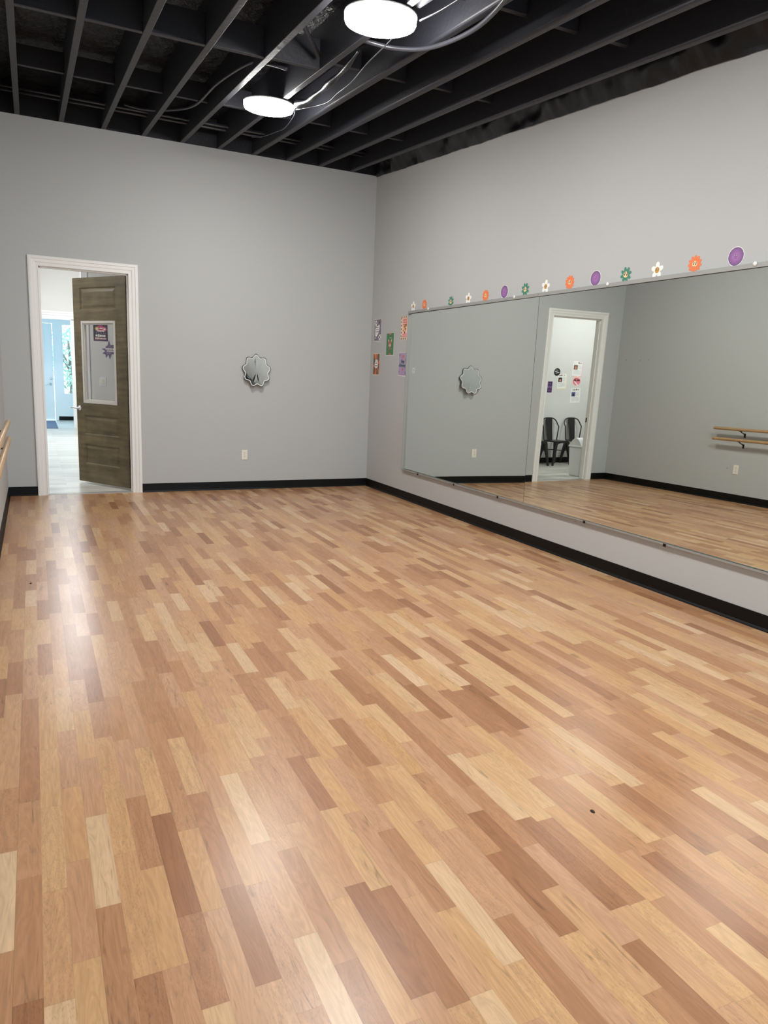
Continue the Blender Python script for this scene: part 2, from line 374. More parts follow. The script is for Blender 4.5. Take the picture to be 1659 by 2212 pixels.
for a_, b_ in ((RX0, RX0+.05), (RX1-.05, RX1), ((RX0+RX1)/2-.025, (RX0+RX1)/2+.025)): m.box(a_, b_, -.02, .05, RZ0, RZ1)
m.box(RX0, RX1, -.02, .05, RZ0, RZ0+.05); m.box(RX0, RX1, -.02, .05, RZ1-.05, RZ1); wf3 = m.build('window_frame', w3)
m = mb('glass'); m.box(RX0+.05, RX1-.05, .01, .016, RZ0+.05, RZ1-.05); m.build('glass_pane', wf3)

m = mb('foil'); DK = .30
m.hexa([(-.12, YR, cz(YR)+DK), (W+.12, YR, cz(YR)+DK), (W+.12, WT, cz(WT)+DK), (-.12, WT, cz(WT)+DK), (-.12, YR, cz(YR)+DK+.1), (W+.12, YR, cz(YR)+DK+.1), (W+.12, WT, cz(WT)+DK+.1), (-.12, WT, cz(WT)+DK+.1)])
struct(m.build('ceiling'), 'black sloping roof underside lined with crinkled foil insulation', 'ceiling')

# cove baseboards: toe at the floor
def cove(name, p, q, nrm, label):
    p, q, nrm = Vector(p), Vector(q), Vector(nrm)
    prof = [(0, 0), (.016, 0), (.014, .006), (.006, .018), (.005, .098), (.002, .1), (0, .1)]
    m = mb('cove'); A = [m.v(p + nrm*d + Vector((0, 0, z))) for d, z in prof]; B = [m.v(q + nrm*d + Vector((0, 0, z))) for d, z in prof]
    m.face(A); m.face(B[::-1])
    for i in range(len(prof)): m.face([A[i], A[(i+1) % len(prof)], B[(i+1) % len(prof)], B[i]])
    return struct(m.build(name), label, 'baseboard')
cove('baseboard_back', (DX1, 0, 0), (W, 0, 0), (0, -1, 0), 'black cove baseboard on the end wall right of the doorway')
cove('baseboard_back', (0, 0, 0), (DX0, 0, 0), (0, -1, 0), 'short black cove baseboard between left corner and door casing')
cove('baseboard_right', (W, YR, 0), (W, 0, 0), (-1, 0, 0), 'black cove baseboard under the long mirrors')
cove('baseboard_left', (0, YR, 0), (0, 0, 0), (1, 0, 0), 'black cove baseboard under the wooden barre')

# joists, blocking
ORD = ['first', 'second', 'third', 'fourth', 'fifth', 'sixth', 'seventh', 'eighth', 'ninth', 'tenth', 'eleventh']
JX = [.262 + .4056*k for k in range(10)]
for k, x in enumerate(JX):
    hw = .024 if k < 6 else .03
    m = mb('joist')
    m.hexa([(x-hw, YR, cz(YR)), (x+hw, YR, cz(YR)), (x+hw, 0, cz(0)), (x-hw, 0, cz(0)), (x-hw, YR, cz(YR)+DK), (x+hw, YR, cz(YR)+DK), (x+hw, 0, cz(0)+DK), (x-hw, 0, cz(0)+DK)])
    o = m.build('ceiling_joist', bevel=.004 if k < 6 else .016, seg=3)
    tag(o, 'black painted ceiling joist, %s counting from the left wall' % ORD[k], 'ceiling joist', 'black ceiling joists')
def blocking(k, y, dz, h, rowname, tilt=0):
    x0 = JX[k]+(.024 if k < 6 else .03); x1 = JX[k+1]-(.024 if k+1 < 6 else .03)
    m = mb('joist'); m.box(x0, x1, y-.019, y+.019, cz(y)+dz, cz(y)+dz+h)
    o = m.build('joist_blocking', bevel=.003)
    tag(o, 'short black blocking between %s and %s joists from the left, %s' % (ORD[k], ORD[k+1], rowname), 'blocking', 'black blocking between joists')
for k in range(0, 5): blocking(k, -3.20 - .025*k, .004, .20, 'row between the two lamps')
for k in range(0, 9): blocking(k, -1.45 + .02*(k % 2), .10, .16, 'row nearest the end wall')
for k in range(5, 9): blocking(k, -3.1 - .03*(k % 2), .12, .14, 'row between the two lamps')
for k in range(0, 9): blocking(k, -4.7 + .02*(k % 2), .12, .14, 'row above the nearer lamp')
for k in range(2, 9): blocking(k, -6.3 + .02*(k % 2), .12, .14, 'row closest to the viewer')
m = mb('joist'); m.tube([(1.95, -3.70, cz(-3.70)+.20), (2.22, -3.42, cz(-3.42)+.06)], .018, 6)
tag(m.build('diagonal_strut'), 'thin black diagonal strut between joists beyond the nearer lamp', 'strut')

# plastic film tucked along the top of the mirror wall
m = mb('plastic'); n1, n2 = 260, 10; grid = []
for i in range(n1+1):
    y = -.02 - 7.5*i/n1; row = []
    for j in range(n2+1):
        t = j/n2
        a = noise.noise(Vector((y*3.1, t*1.2, 1.7))); b_ = noise.noise(Vector((y*11, t*3, 4.2))); c__ = noise.noise(Vector((y*1.1+t*2, 9, 0)))
        x = W-.012 - .15*t - (.05*a + .022*b_)*min(1, t*3+.15) - .03*max(0, c__)*(1-t)
        z = cz(y) - .016 + .30*t + .007*noise.noise(Vector((y*2.3, 7, 7)))*(1-t) + .004*b_*(1-t)
        row.append(m.v((min(x, W-.004), y, z)))
    grid.append(row)
for i in range(n1):
    for j in range(n2):
        f = m.face([grid[i][j], grid[i+1][j], grid[i+1][j+1], grid[i][j+1]]); f.smooth = True
tag(m.build('plastic_sheeting'), 'crinkled black plastic film tucked along the top of the mirror wall', 'plastic sheeting')

# ------------------------------------------------------------------ doorway: casing and jamb
def profile_run(m, path, prof, nrm_fn):
    pass
m = mb('trim')
CP = [(0, .0), (0, .020), (.012, .024), (.028, .024), (.034, .018), (.060, .016), (.072, .010), (.088, .009), (.094, .012), (.100, .012), (.100, 0)]  # from outer edge inwards: (inset, thickness)
def casing(m, ys, y):
    def pt(d, t, corner):
        x0, x1, zt = DX0+d, DX1-d, 2.54-d
        return {0: (x0, y+ys*t, 0), 1: (x0, y+ys*t, zt), 2: (x1, y+ys*t, zt), 3: (x1, y+ys*t, 0)}[corner]
    rows = [[m.v(pt(d, t, c)) for c in range(4)] for d, t in CP]
    n = len(rows)
    for i in range(n):
        A, B = rows[i], rows[(i+1) % n]
        for c in range(3): m.face([A[c], B[c], B[c+1], A[c+1]])
    m.face([r[0] for r in rows]); m.face([r[3] for r in rows][::-1])
tr = thing('trim_1', 'cream white casing and jamb around the doorway in the end wall', 'door casing', T(0, 0, 0), kind='structure')
casing(m, -1, 0); m.build('casing', tr)
m = mb('trim'); m.box(OX0-.02, OX0, 0, WT, 0, OZ); m.box(OX1, OX1+.02, 0, WT, 0, OZ); m.box(OX0-.02, OX1+.02, 0, WT, OZ, OZ+.02); m.build('jamb', tr)
m = mb('trim'); m.box(OX0, OX0+.012, .03, .075, 0, OZ); m.box(OX1-.012, OX1, .03, .075, 0, OZ); m.box(OX0, OX1, .03, .075, OZ-.012, OZ); m.build('door_stop', tr)
m = mb('bronze'); m.box(OX0+.0005, OX0+.003, .082, .112, .89, .96); m.build('strike_plate', tr)
m = mb('alu'); m.prism([(0.0, 0), (.12, 0), (.105, .006), (.015, .006)], OX0, OX1, Matrix(((0, 0, 1, 0), (1, 0, 0, 0), (0, 1, 0, 0), (0, 0, 0, 1)))); o = m.build('trim_2'); struct(o, 'thin metal threshold strip on the floor of the doorway', 'threshold')

# door leaf, standing open into the lobby. local x = from hinge to latch, y = out of the room face, z = up
hx, hy = 1.268, .135
ang = math.atan2(.832, -.554)
DM = T(hx, hy, 0, ang)   # local x along the leaf, local +y = left of it -> faces the camera side
door = thing('door_1', 'open olive-brown stained panel door with a tall glass light', 'door', DM, kind='structure')
DW, DB, DT, TH = .92, .027, 2.435, .044
gl = (.185, .785, .985, 1.945)
panels = [(.16, .805, 2.065, 2.333), (.16, .805, .602, .850), (.16, .805, .240, .500)]
zs = sorted({DB, DT, *[p[2] for p in panels], *[p[3] for p in panels], gl[2], gl[3]})
m = mb('stain')
m.box(0, .16, -TH, 0, DB, DT); m.box(.805, DW, -TH, 0, DB, DT)
for a, b_ in ((DB, .240), (.500, .602), (.850, gl[2]), (gl[3], 2.065), (2.333, DT)): m.box(.16, .805, -TH, 0, a, b_)
m.box(.16, gl[0], -TH, 0, gl[2], gl[3]); m.box(gl[1], .805, -TH, 0, gl[2], gl[3])
leaf = m.build('leaf', door)
for x0, x1, z0, z1 in panels:
    m = mb('stain'); P = Matrix(((1, 0, 0, 0), (0, 0, 1, 0), (0, 1, 0, 0), (0, 0, 0, 1)))
    rings = []
    for ins, d in ((0, -.001), (.010, -.002), (.020, -.012), (.034, -.012), (.060, -.005)):
        rings.append([m.v((x, d, z)) for x, z in ((x0+ins, z0+ins), (x1-ins, z0+ins), (x1-ins, z1-ins), (x0+ins, z1-ins))])
    for A, B in zip(rings, rings[1:]):
        for i in range(4): m.face([A[i], A[(i+1) % 4], B[(i+1) % 4], B[i]])
    m.face(rings[-1])
    m.box(x0, x1, -TH+.004, -.016, z0, z1)
    m.build('raised_panel', leaf)
m = mb('bead')
def frame_ring(m, x0, x1, z0, z1, wd, y0, y1):
    m.box(x0, x0+wd, y0, y1, z0, z1); m.box(x1-wd, x1, y0, y1, z0, z1); m.box(x0+wd, x1-wd, y0, y1, z0, z0+wd); m.box(x0+wd, x1-wd, y0, y1, z1-wd, z1)
frame_ring(m, gl[0], gl[1], gl[2], gl[3], .030, -TH-.004, .006)
frame_ring(m, gl[0]+.030, gl[1]-.030, gl[2]+.030, gl[3]-.030, .014, -.030, -.006)
gb = m.build('glazing_bead', door, bevel=.003)
m = mb('glass'); m.box(gl[0]+.03, gl[1]-.03, -.026, -.020, gl[2]+.03, gl[3]-.03); m.build('glass_pane', gb)
m = mb('chrome'); Mx = Matrix.Translation((.862, 0, .92)) @ Matrix.Rotation(-math.pi/2, 4, 'X')
m.lathe([(0, 0), (.032, 0), (.032, .008), (.026, .012), (.012, .014), (.011, .05), (0, .05)], 24, Mx)
m.tube([(.862, .045, .92), (.875, .05, .92), (.92, .05, .921), (.965, .046, .922)], [.010, .010, .008, .007], 10)
m.build('lever_handle', door)
for z in (2.28, 1.60, .95, .32):
    m = mb('bronze'); m.tube([(-.006, -.050, z-.05), (-.006, -.050, z+.05)], .008, 10); m.box(-.0025, 0, -.044, -.004, z-.05, z+.05)
    m.build('hinge', door)
for z in (1.78, 1.68, 1.35, 1.25):
    m = mb('slot'); m.lathe([(.005, 0), (.005, .003), (0, .003)], 10, Matrix.Translation((.17, 0, z)) @ Matrix.Rotation(-math.pi/2, 4, 'X')); m.build('screw_hole', leaf)

# ------------------------------------------------------------------ mirrors on the right wall
MB_Z0, MB_Z1 = .360, 2.178
wp = {0: ((.0064552, .0026194, -.00154843, .00081344, -.00168662), -2.3), 1: ((-.00388494, .00264753, -.00312733, .00043451, .00286145), -4.3), 2: ((0, 0, 0, 0, 0), -7.2)}   # slight bow of each sheet
MBASE = (-.0145, -.0185, -.0145)
PAN = [(-1.078, -3.500), (-3.503, -5.975), (-5.978, -8.40)]
PLAB = ['first big mirror panel, starting beside the posters near the corner', 'second big mirror panel, reflecting the doorway and the barre', 'third big mirror panel, nearest the viewer at the frame edge']
for i, (ya, yb) in enumerate(PAN):
    a0, b0, a1, b2, a2 = wp[i][0]; yc = wp[i][1]
    root = thing('wall_mirror', PLAB[i], 'mirror', T(W, ya, MB_Z0), group='big mirror panels on the right wall')
    def disp(y, z):
        y -= yc; z -= 1.3
        return a0*y + b0*z + .5*a1*y*y + .5*b2*z*z + a2*y*z
    nY, nZ = 48, 36
    vals = [disp(ya+(yb-ya)*p/nY, MB_Z0+(MB_Z1-MB_Z0)*q/nZ) for p in range(nY+1) for q in range(nZ+1)]
    base = MBASE[i]
    m = mb('mirror'); g = []
    for p in range(nY+1):
        g.append([m.v((base + disp(ya+(yb-ya)*p/nY, MB_Z0+(MB_Z1-MB_Z0)*q/nZ), (yb-ya)*p/nY, (MB_Z1-MB_Z0)*q/nZ)) for q in range(nZ+1)])
    for p in range(nY):
        for q in range(nZ):
            f = m.face([g[p][q], g[p+1][q], g[p+1][q+1], g[p][q+1]]); f.smooth = True
    front = base + min(vals)
    # back and edges
    m.m('slot'); L_ = yb-ya; HH = MB_Z1-MB_Z0; bk = -.0015
    def edge(seq):
        aa = [m.v(v.co.copy()) for v in seq]; bb = [m.v((bk, v.co.y, v.co.z)) for v in seq]
        for k in range(len(seq)-1): m.face([aa[k], aa[k+1], bb[k+1], bb[k]])
    edge(g[0]); edge(g[-1]); edge([r[0] for r in g]); edge([r[-1] for r in g])
    gsh = m.build('glass_sheet', root)
    dpt = front - .004
    m = mb('alu'); m.box(dpt, 0, L_, 0, HH, HH+.012); m.box(dpt-.002, dpt, L_, 0, HH-.016, HH+.012); tch = m.build('top_channel', root)
    m = mb('alu'); m.box(dpt, 0, L_, 0, -.005, 0); m.box(dpt-.002, dpt, L_, 0, -.005, .008); bch = m.build('bottom_channel', root)
    if i == 0:
        m = mb('alu'); m.box(dpt, 0, 0, .004, 0, HH); m.build('end_channel', root)
    for yy in {0: (-1.558, -3.156), 1: (-4.345, -5.6), 2: ()}[i]:
        m = mb('lampwhite'); m.lathe([(0, 0), (.014, 0), (.014, .005), (.006, .009), (0, .009)], 14, Matrix.Translation((dpt-.002, yy-ya, HH+.006)) @ Matrix.Rotation(-math.pi/2, 4, 'Y')); m.build('mirror_clip', tch)
    for yy in {0: (-1.499, -2.299, -3.107), 1: (-4.326, -5.158), 2: ()}[i]:
        m = mb('bronze'); m.box(dpt-.006, dpt-.002, yy-ya-.012, yy-ya+.012, -.014, .006); m.build('mirror_clip', bch)
    if i == 0:
        m = mb('paper'); x = base + disp(-1.24, 1.53) - .0008
        for k, (yy, zz, ln) in enumerate([(-1.205, 1.545, .05), (-1.205, 1.530, .008), (-1.255, 1.530, .008), (-1.205, 1.515, .012), (-1.235, 1.515, .02), (-1.205, 1.500, .016), (-1.24, 1.500, .014)]):
            m.box(x-.0006, x, yy-ya-ln, yy-ya, zz-MB_Z0-.004, zz-MB_Z0+.004)
        m.build('printed_mark', gsh)

# ------------------------------------------------------------------ flower stickers above the mirror
def petal_pts(n, r0, r1, rx, ph=0):
    """outline of n rounded petals"""
    pts = []
    for k in range(n*10):
        a = 2*math.pi*k/(n*10)
        q = abs(math.cos(n*(a-ph)/2))
        pts.append(((r0 + (r1-r0)*q**rx)*math.cos(a), (r0 + (r1-r0)*q**rx)*math.sin(a)))
    return pts
def eyes(m, s, z, dy=.004):
    for sx in (-1, 1):
        m.m('ink').prism(ell(sx*s*.5, dy, s*.26, s*.62, 14), z, z+.0005)
        m.m('paper').prism(ell(sx*s*.5-s*.1, dy+s*.1, s*.09, s*.3, 10), z+.0005, z+.0008)
    m.m('ink').prism([(x, -s*.75 - .35*s*math.cos(x/(s*.5)*1.2)+.002) for x in [(-.5+i/8)*s for i in range(9)]] + [(x, -s*.75 - .35*s*math.cos(x/(s*.5)*1.2)+.0045) for x in [(.5-i/8)*s for i in range(9)]], z, z+.0005)
def make_flower(kind):
    if kind == 'white':
        nm = 'daisy_sticker'; r = thing(nm, None, None)
        m = mb('paper').prism(petal_pts(5, .021, .056, .75, math.pi/2), 0, .0016); m.m('greyline'); m.build('petals', r)
        m = mb('gold').prism(ell(0, 0, .0205, .0205, 24), .0016, .0022); eyes(m, .016, .0022); m.build('smiling_face', r)
    elif kind == 'orange':
        nm = 'flower_sticker'; r = thing(nm, None, None)
        m = mb('orange').prism(petal_pts(11, .036, .056, .7, math.pi/2+.1), 0, .0016)
        m.m('orange2')
        for k in range(11):
            a = math.pi/2+.1+2*math.pi*(k+.5)/11; d = Vector((math.cos(a), math.sin(a))); n_ = Vector((-d.y, d.x))*.0007
            p, q = d*.021, d*.041
            m.prism([tuple(p-n_), tuple(q-n_), tuple(q+n_), tuple(p+n_)], .0016, .002)
        m.build('petals', r)
        m = mb('cream').prism(ell(0, 0, .0195, .0195, 24), .0016, .0022); eyes(m, .018, .0022); m.build('smiling_face', r)
    elif kind == 'green':
        nm = 'flower_sticker'; r = thing(nm, None, None)
        m = mb('green').prism(petal_pts(8, .028, .056, .8, math.pi/8), 0, .0016); m.build('petals', r)
        m = mb('cream').prism(ell(0, 0, .023, .023, 24), .0016, .0022); eyes(m, .024, .0022, .006); m.build('smiling_face', r)
    else:
        nm = 'disc_sticker'; r = thing(nm, None, None)
        m = mb('paper').prism(ell(0, 0, .0585, .0585, 40), 0, .0012); m.build('white_border', r)
        m = mb('purple').prism(ell(0, 0, .055, .055, 40), .0012, .0018); eyes(m, .013, .0018); m.build('smiling_face', r)
    return r
FL = [('white', -1.138, 2.240), ('orange', -1.404, 2.242), ('green', -1.979, 2.232), ('white', -2.322, 2.238), ('orange', -2.631, 2.240), ('purple', -2.945, 2.250), ('green', -3.265, 2.243),
      ('white', -3.553, 2.241), ('orange', -3.863, 2.245), ('purple', -4.168, 2.247), ('green', -4.491, 2.240), ('white', -4.793, 2.239), ('orange', -5.116, 2.242), ('purple', -5.430, 2.250)]
FD = {'white': 'white five-petal daisy sticker with gold smiling face', 'orange': 'orange many-petal flower sticker with big-eyed face', 'green': 'green eight-petal flower sticker with cream face', 'purple': 'round purple smiling sticker'}
FC = {'white': 'flower sticker', 'orange': 'flower sticker', 'green': 'flower sticker', 'purple': 'round sticker'}
cnt = {}; proto = {}; tot = {'white': 4, 'orange': 4, 'green': 3, 'purple': 3}
for kind, y, z in FL:
    n = cnt.get(kind, 0); cnt[kind] = n+1
    M_ = on_right(y, z, W-.0005, R(random.uniform(-9, 9)) if kind != 'purple' else R(-8))
    if kind not in proto: o = proto[kind] = make_flower(kind); o.matrix_basis = M_
    else: o = copy_tree(proto[kind], M_)
    tag(o, '%s, %s of its colour from the corner' % (FD[kind], ORD[n]), FC[kind], 'smiling stickers above the mirror')

# ------------------------------------------------------------------ five posters by the mirror
def sheet(name, M_, w_, h_, key, label, cat, group=None, t=.0012):
    m = mb(key).prism(rect(-w_/2, w_/2, -h_/2, h_), 0, t) if False else mb(key).prism(rect(-w_/2, w_/2, -h_/2, h_/2), 0, t)
    return m
def daisy(m, cx, cy_, r, pk, ck, z, n=6):
    m.m(pk).prism([(cx+x*r/.056, cy_+y*r/.056) for x, y in petal_pts(n, .022, .056, .8)], z, z+.0004)
    m.m(ck).prism(ell(cx, cy_, r*.36, r*.36, 14), z+.0004, z+.0008)
def scribble(m, key, x0, x1, y, h_, z, seed=1, frac=.75):
    """a line of illegible lettering: short upright strokes"""
    rnd = random.Random(seed); m.m(key); x = x0
    while x < x1:
        w_ = h_*rnd.uniform(.35, .7); hh = h_*rnd.uniform(.7, 1.05)
        if rnd.random() < frac: m.prism(rect(x, min(x+w_, x1), y-hh/2, y+hh/2), z, z+.0004)
        x += w_*1.25
PG = 'small posters between corner and mirror'
pw, ph = .210, .272
def poster_done(m, M_, label): return tag(m.build('poster', M=M_), label, 'poster', PG)
# 1 lavender with daisies
m = sheet('poster', None, pw, ph, 'paper', '', ''); z = .0012
m.m('plav').prism(rect(-pw/2+.004, pw/2-.004, -ph/2+.006, ph/2-.004), z, z+.0004); z += .0004
for i in range(7): m.m('plav2').prism(rect(-.09+.028*i, -.085+.028*i, -ph/2+.006, ph/2-.004), z, z+.0003)
z += .0003
daisy(m, -.058, .090, .036, 'paper', 'plav2', z); daisy(m, .062, -.088, .040, 'paper', 'ink', z); daisy(m, .048, .094, .022, 'plav2', 'ink', z); daisy(m, -.062, -.095, .026, 'plav2', 'paper', z)
daisy(m, -.05, .045, .02, 'paper', 'plav2', z)
m.m('paper').prism([(-.072, -.055), (-.05, -.045), (.0, -.035), (.042, .0), (.052, .06), (.04, .066), (-.02, .05), (-.07, .02)], z+.001, z+.0014)
m.prism([(-.075, -.058), (-.045, -.085), (.035, -.03), (.01, -.02)], z+.001, z+.0014)
for i in range(3): scribble(m, 'plav', -.05, .02, .035-.026*i, .012, z+.0014, i)
poster_done(m, on_right(-.200, 2.012, W-.0005, 0), 'lavender poster with white daisies and speech blob, upper one nearest the corner')
# 2 green butterfly
m = sheet('poster', None, pw, ph, 'paper', '', ''); z = .0012
m.m('pgreen').prism(rect(-pw/2+.003, pw/2-.003, -ph/2+.006, ph/2-.002), z, z+.0004); z += .0004
m.m('prose').prism([(x, y) for x, y in ell(0, ph/2-.003, .034, .024, 20) if y <= ph/2-.002], z, z+.0004)
m.prism([(x, y) for x, y in ell(.0, -ph/2+.006, .034, .026, 20) if y >= -ph/2+.005], z, z+.0004)
scribble(m, 'pcream', -.035, .04, .076, .010, z, 5)
for s in (-1, 1):
    m.m('ppeach').prism(ell(s*.034, .035, .014, .030, 16, -s*.45), z, z+.0004)
    m.m('prose').prism(ell(s*.024, .014, .018, .024, 16, -s*.6), z+.0004, z+.0008)
    m.m('pcream').prism(ell(s*.020, -.012, .012, .016, 14, s*.5), z+.0008, z+.0012)
m.m('prose').prism(ell(0, -.005, .007, .032, 14), z+.0012, z+.0016); m.prism([(-.03, -.022), (.03, -.022), (.006, -.045), (-.006, -.045)], z+.0004, z+.0006)
scribble(m, 'prose', -.045, .05, -.056, .010, z, 8); scribble(m, 'olive', -.055, .045, -.078, .012, z, 9); scribble(m, 'olive', -.035, .035, -.092, .009, z, 10)
poster_done(m, on_right(-.567, 1.830, W-.0005, R(.5)), 'green poster with a pink butterfly in the middle of the five posters')
# 3 checkered border with yellow flowers
m = sheet('poster', None, pw, ph, 'pcream', '', ''); z = .0012
for i in range(4):
    for yy in (ph/2-.012, -ph/2+.014): m.m('brown').prism(rect(-.094+.052*i, -.072+.052*i, yy-.010, yy+.010), z, z+.0004)
for i in range(6):
    for xx in (-.090, .090): m.m('brown').prism(rect(xx-.010, xx+.010, -.100+.040*i, -.082+.040*i), z, z+.0004)
m.m('ppeach').prism(rect(-.070, .070, -.108, .112), z, z+.0004); z += .0004
m.m('pink').prism(rect(-.060, .060, -.100, .104), z, z+.0004); z += .0004
for i in range(3): scribble(m, 'rust', -.048, .048, .090-.026*i, .022, z, 20+i, 1)
daisy(m, -.012, .012, .030, 'yellow', 'ink', z, 7); daisy(m, .016, -.012, .026, 'gold', 'ink', z+.001, 7); daisy(m, -.030, -.030, .022, 'yellow', 'brown', z+.0005, 6); daisy(m, .030, .024, .018, 'ink', 'gold', z+.0015, 6)
m.m('ink').prism(ell(.0, -.052, .012, .014, 12), z, z+.0005)
for i in range(2): scribble(m, 'straw', -.055, .055, -.072-.020*i, .016, z, 30+i, 1)
poster_done(m, on_right(-.950, 2.010, W-.0005, R(.3)), 'cream checkered-border poster with yellow flowers beside the mirror top corner')
# 4 swirling retro rays
m = sheet('poster', None, pw*.94, ph, 'pcream', '', ''); z = .0012
keys = ['orange2', 'brown', 'dgreen', 'rust', 'orange', 'olive', 'dgreen', 'brown', 'rust', 'olive', 'brown', 'orange2', 'dgreen', 'rust', 'brown', 'olive']
hw_, hh_ = .092, .128
def border(a):
    c, s = math.cos(a), math.sin(a); k = min(hw_/max(abs(c), 1e-6), hh_/max(abs(s), 1e-6)); return (k*c, k*s)
for i, k in enumerate(keys):
    a, b_ = 2*math.pi*i/16+.08, 2*math.pi*(i+1)/16+.08
    cor = [math.atan2(sy_*hh_, sx_*hw_) % (2*math.pi) for sx_ in (1, -1) for sy_ in (1, -1)]
    mid = sorted([c for c in cor if a < c < b_])
    m.m(k).prism([(0, 0), border(a)] + [border(c) for c in mid] + [border(b_)], z, z+.0004)
z += .0004
m.m('paper').prism([(-.040, .035), (-.026, .060), (-.010, .050), (.006, .060), (.022, .048), (.040, .058), (.046, .02), (.046, -.03), (.030, -.042), (.006, -.046), (-.004, -.060), (-.014, -.046), (-.042, -.04), (-.048, 0)], z, z+.0004)
scribble(m, 'plav', -.032, .036, .036, .016, z+.0004, 40); scribble(m, 'teal', -.030, .036, .012, .012, z+.0004, 41); scribble(m, 'plav', -.036, .034, -.020, .020, z+.0004, 42)
poster_done(m, on_right(-.190, 1.592, W-.0005, 0), 'retro orange, brown and green ray poster, lower one nearest the corner')
# 5 lilac strawberries, words
m = sheet('poster', None, pw, ph, 'paper', '', ''); z = .0012
m.m('lilac').prism(rect(-pw/2+.003, pw/2-.003, -ph/2+.007, ph/2-.003), z, z+.0004); z += .0004
for x, y, s in ((.0, .085, 1.1), (.004, -.062, .9), (.082, .055, .8), (.080, -.098, .9), (-.088, .1, .7), (-.09, -.02, .6), (-.03, -.122, .5), (-.085, -.09, .5)):
    xx0 = max(-pw/2+.004, min(pw/2-.004-.001, x))
    P = [(x+.018*s*math.cos(a)*(1-.35*math.sin(a)*-1 if math.sin(a) < 0 else 1), y+.026*s*math.sin(a)) for a in [2*math.pi*i/20 for i in range(20)]]
    P = [(max(-pw/2+.004, min(pw/2-.004, px)), max(-ph/2+.008, min(ph/2-.004, py))) for px, py in P]
    m.m('straw' if x < .07 and x > -.05 else 'lilac2').prism(P, z, z+.0004)
    if abs(x) < .02: m.m('olive').prism(ell(x, y+.006*s, .006*s, .010*s, 10), z+.0004, z+.0008)
text_into(m, 'Stay', .050, .0, .034, z+.0006, z+.0014, 'teal', bold=.0022)
text_into(m, 'Groovy', .048, -.004, -.012, z+.0006, z+.0014, 'teal', bold=.0022)
poster_done(m, on_right(-.934, 1.589, W-.0005, R(-2.2)), 'lilac poster with red strawberries and dark teal words beside the mirror edge')

# ------------------------------------------------------------------ wavy mirror on the end wall
def wavy(r, amp, n=9, ph=math.pi/2, sx=.9, N=216):
    return [(sx*(r+amp*math.cos(n*(a-ph)))*math.cos(a), (r+amp*math.cos(n*(a-ph)))*math.sin(a)) for a in [2*math.pi*i/N for i in range(N)]]
wm = thing('wavy_mirror', 'small frameless mirror with nine wavy lobes on the end wall', 'mirror', on_back(2.735, 1.447, -.0245))
def bow(y): return -.1501*y + .1876*y*y
def bowed(m, P, d0, d1, rings=14):
    """sheet bounded by outline P, following the bow"""
    n = len(P); fr = []
    for k in range(1, rings+1):
        t = k/rings; fr.append([m.v((x*t, y*t, bow(y*t)+d1)) for x, y in P])
    c = m.v((0, 0, bow(0)+d1))
    for q in range(n): m.face([c, fr[0][q], fr[0][(q+1) % n]]).smooth = True
    for A, B in zip(fr, fr[1:]):
        for q in range(n): m.face([A[q], B[q], B[(q+1) % n], A[(q+1) % n]]).smooth = True
    fa = [m.v(v.co.copy()) for v in fr[-1]]; ba = [m.v((x, y, bow(y)+d0)) for x, y in P]
    for q in range(n): m.face([fa[q], ba[q], ba[(q+1) % n], fa[(q+1) % n]])
    cb = m.v((0, 0, bow(0)+d0))
    for q in range(n): m.face([cb, ba[(q+1) % n], ba[q]])
m = mb('bevel'); bowed(m, wavy(.186, .016), 0, .005); m.build('edge_band', wm)
m = mb('mirror_small'); bowed(m, wavy(.168, .0155), .0055, .0065); m.build('mirror_glass', wm)
m = mb('groove'); pts = [(x, y, bow(y)+.0068) for x, y in wavy(.1705, .0155)]; m.tube(pts+[pts[0]], .0046, 6, cap=False); m.build('bevel_line', wm)

# ------------------------------------------------------------------ outlets and switch
def outlet():
    r = thing('wall_outlet', None, None)
    m = mb('plate').prism(rect(-.0365, .0365, -.060, .060), 0, .005); m.build('cover_plate', r, bevel=.002)
    for s in (-1, 1):
        m = mb('plate').prism(ell(0, s*.021, .0165, .0145, 20), .005, .007)
        for sx in (-1, 1): m.m('slot').prism(rect(sx*.0065-.0012, sx*.0065+.0012, s*.021+.000, s*.021+.009), .007, .0073)
        m.m('slot').prism(ell(0, s*.021-.007, .0025, .0025, 10), .007, .0073)
        m.build('receptacle', r)
    m = mb('alu').prism(ell(0, 0, .003, .003, 10), .005, .006); m.build('cover_screw', r)
    return r
o = outlet(); o.matrix_basis = on_back(2.598, .428); tag(o, 'ivory duplex outlet low on the end wall under the wavy mirror', 'outlet')
o = copy_tree(o, on_left(-2.30, .422)); tag(o, 'ivory duplex outlet on the barre wall, seen in the mirror', 'outlet')
for k, (y, z) in enumerate(((-.174, 1.852), (-.456, 1.842), (-.612, 1.846), (-2.171, .428))):
    m = mb('bronze').lathe([(0, 0), (.005, 0), (.004, .003), (0, .0035)], 10, on_left(y, z))
    tag(m.build('wall_screw'), ['dark screw on the left wall closest to the end wall', 'dark screw on the left wall, middle of the upper three', 'dark screw on the left wall, farthest out of the upper three', 'dark screw low on the left wall beside the outlet'][k], 'screw')

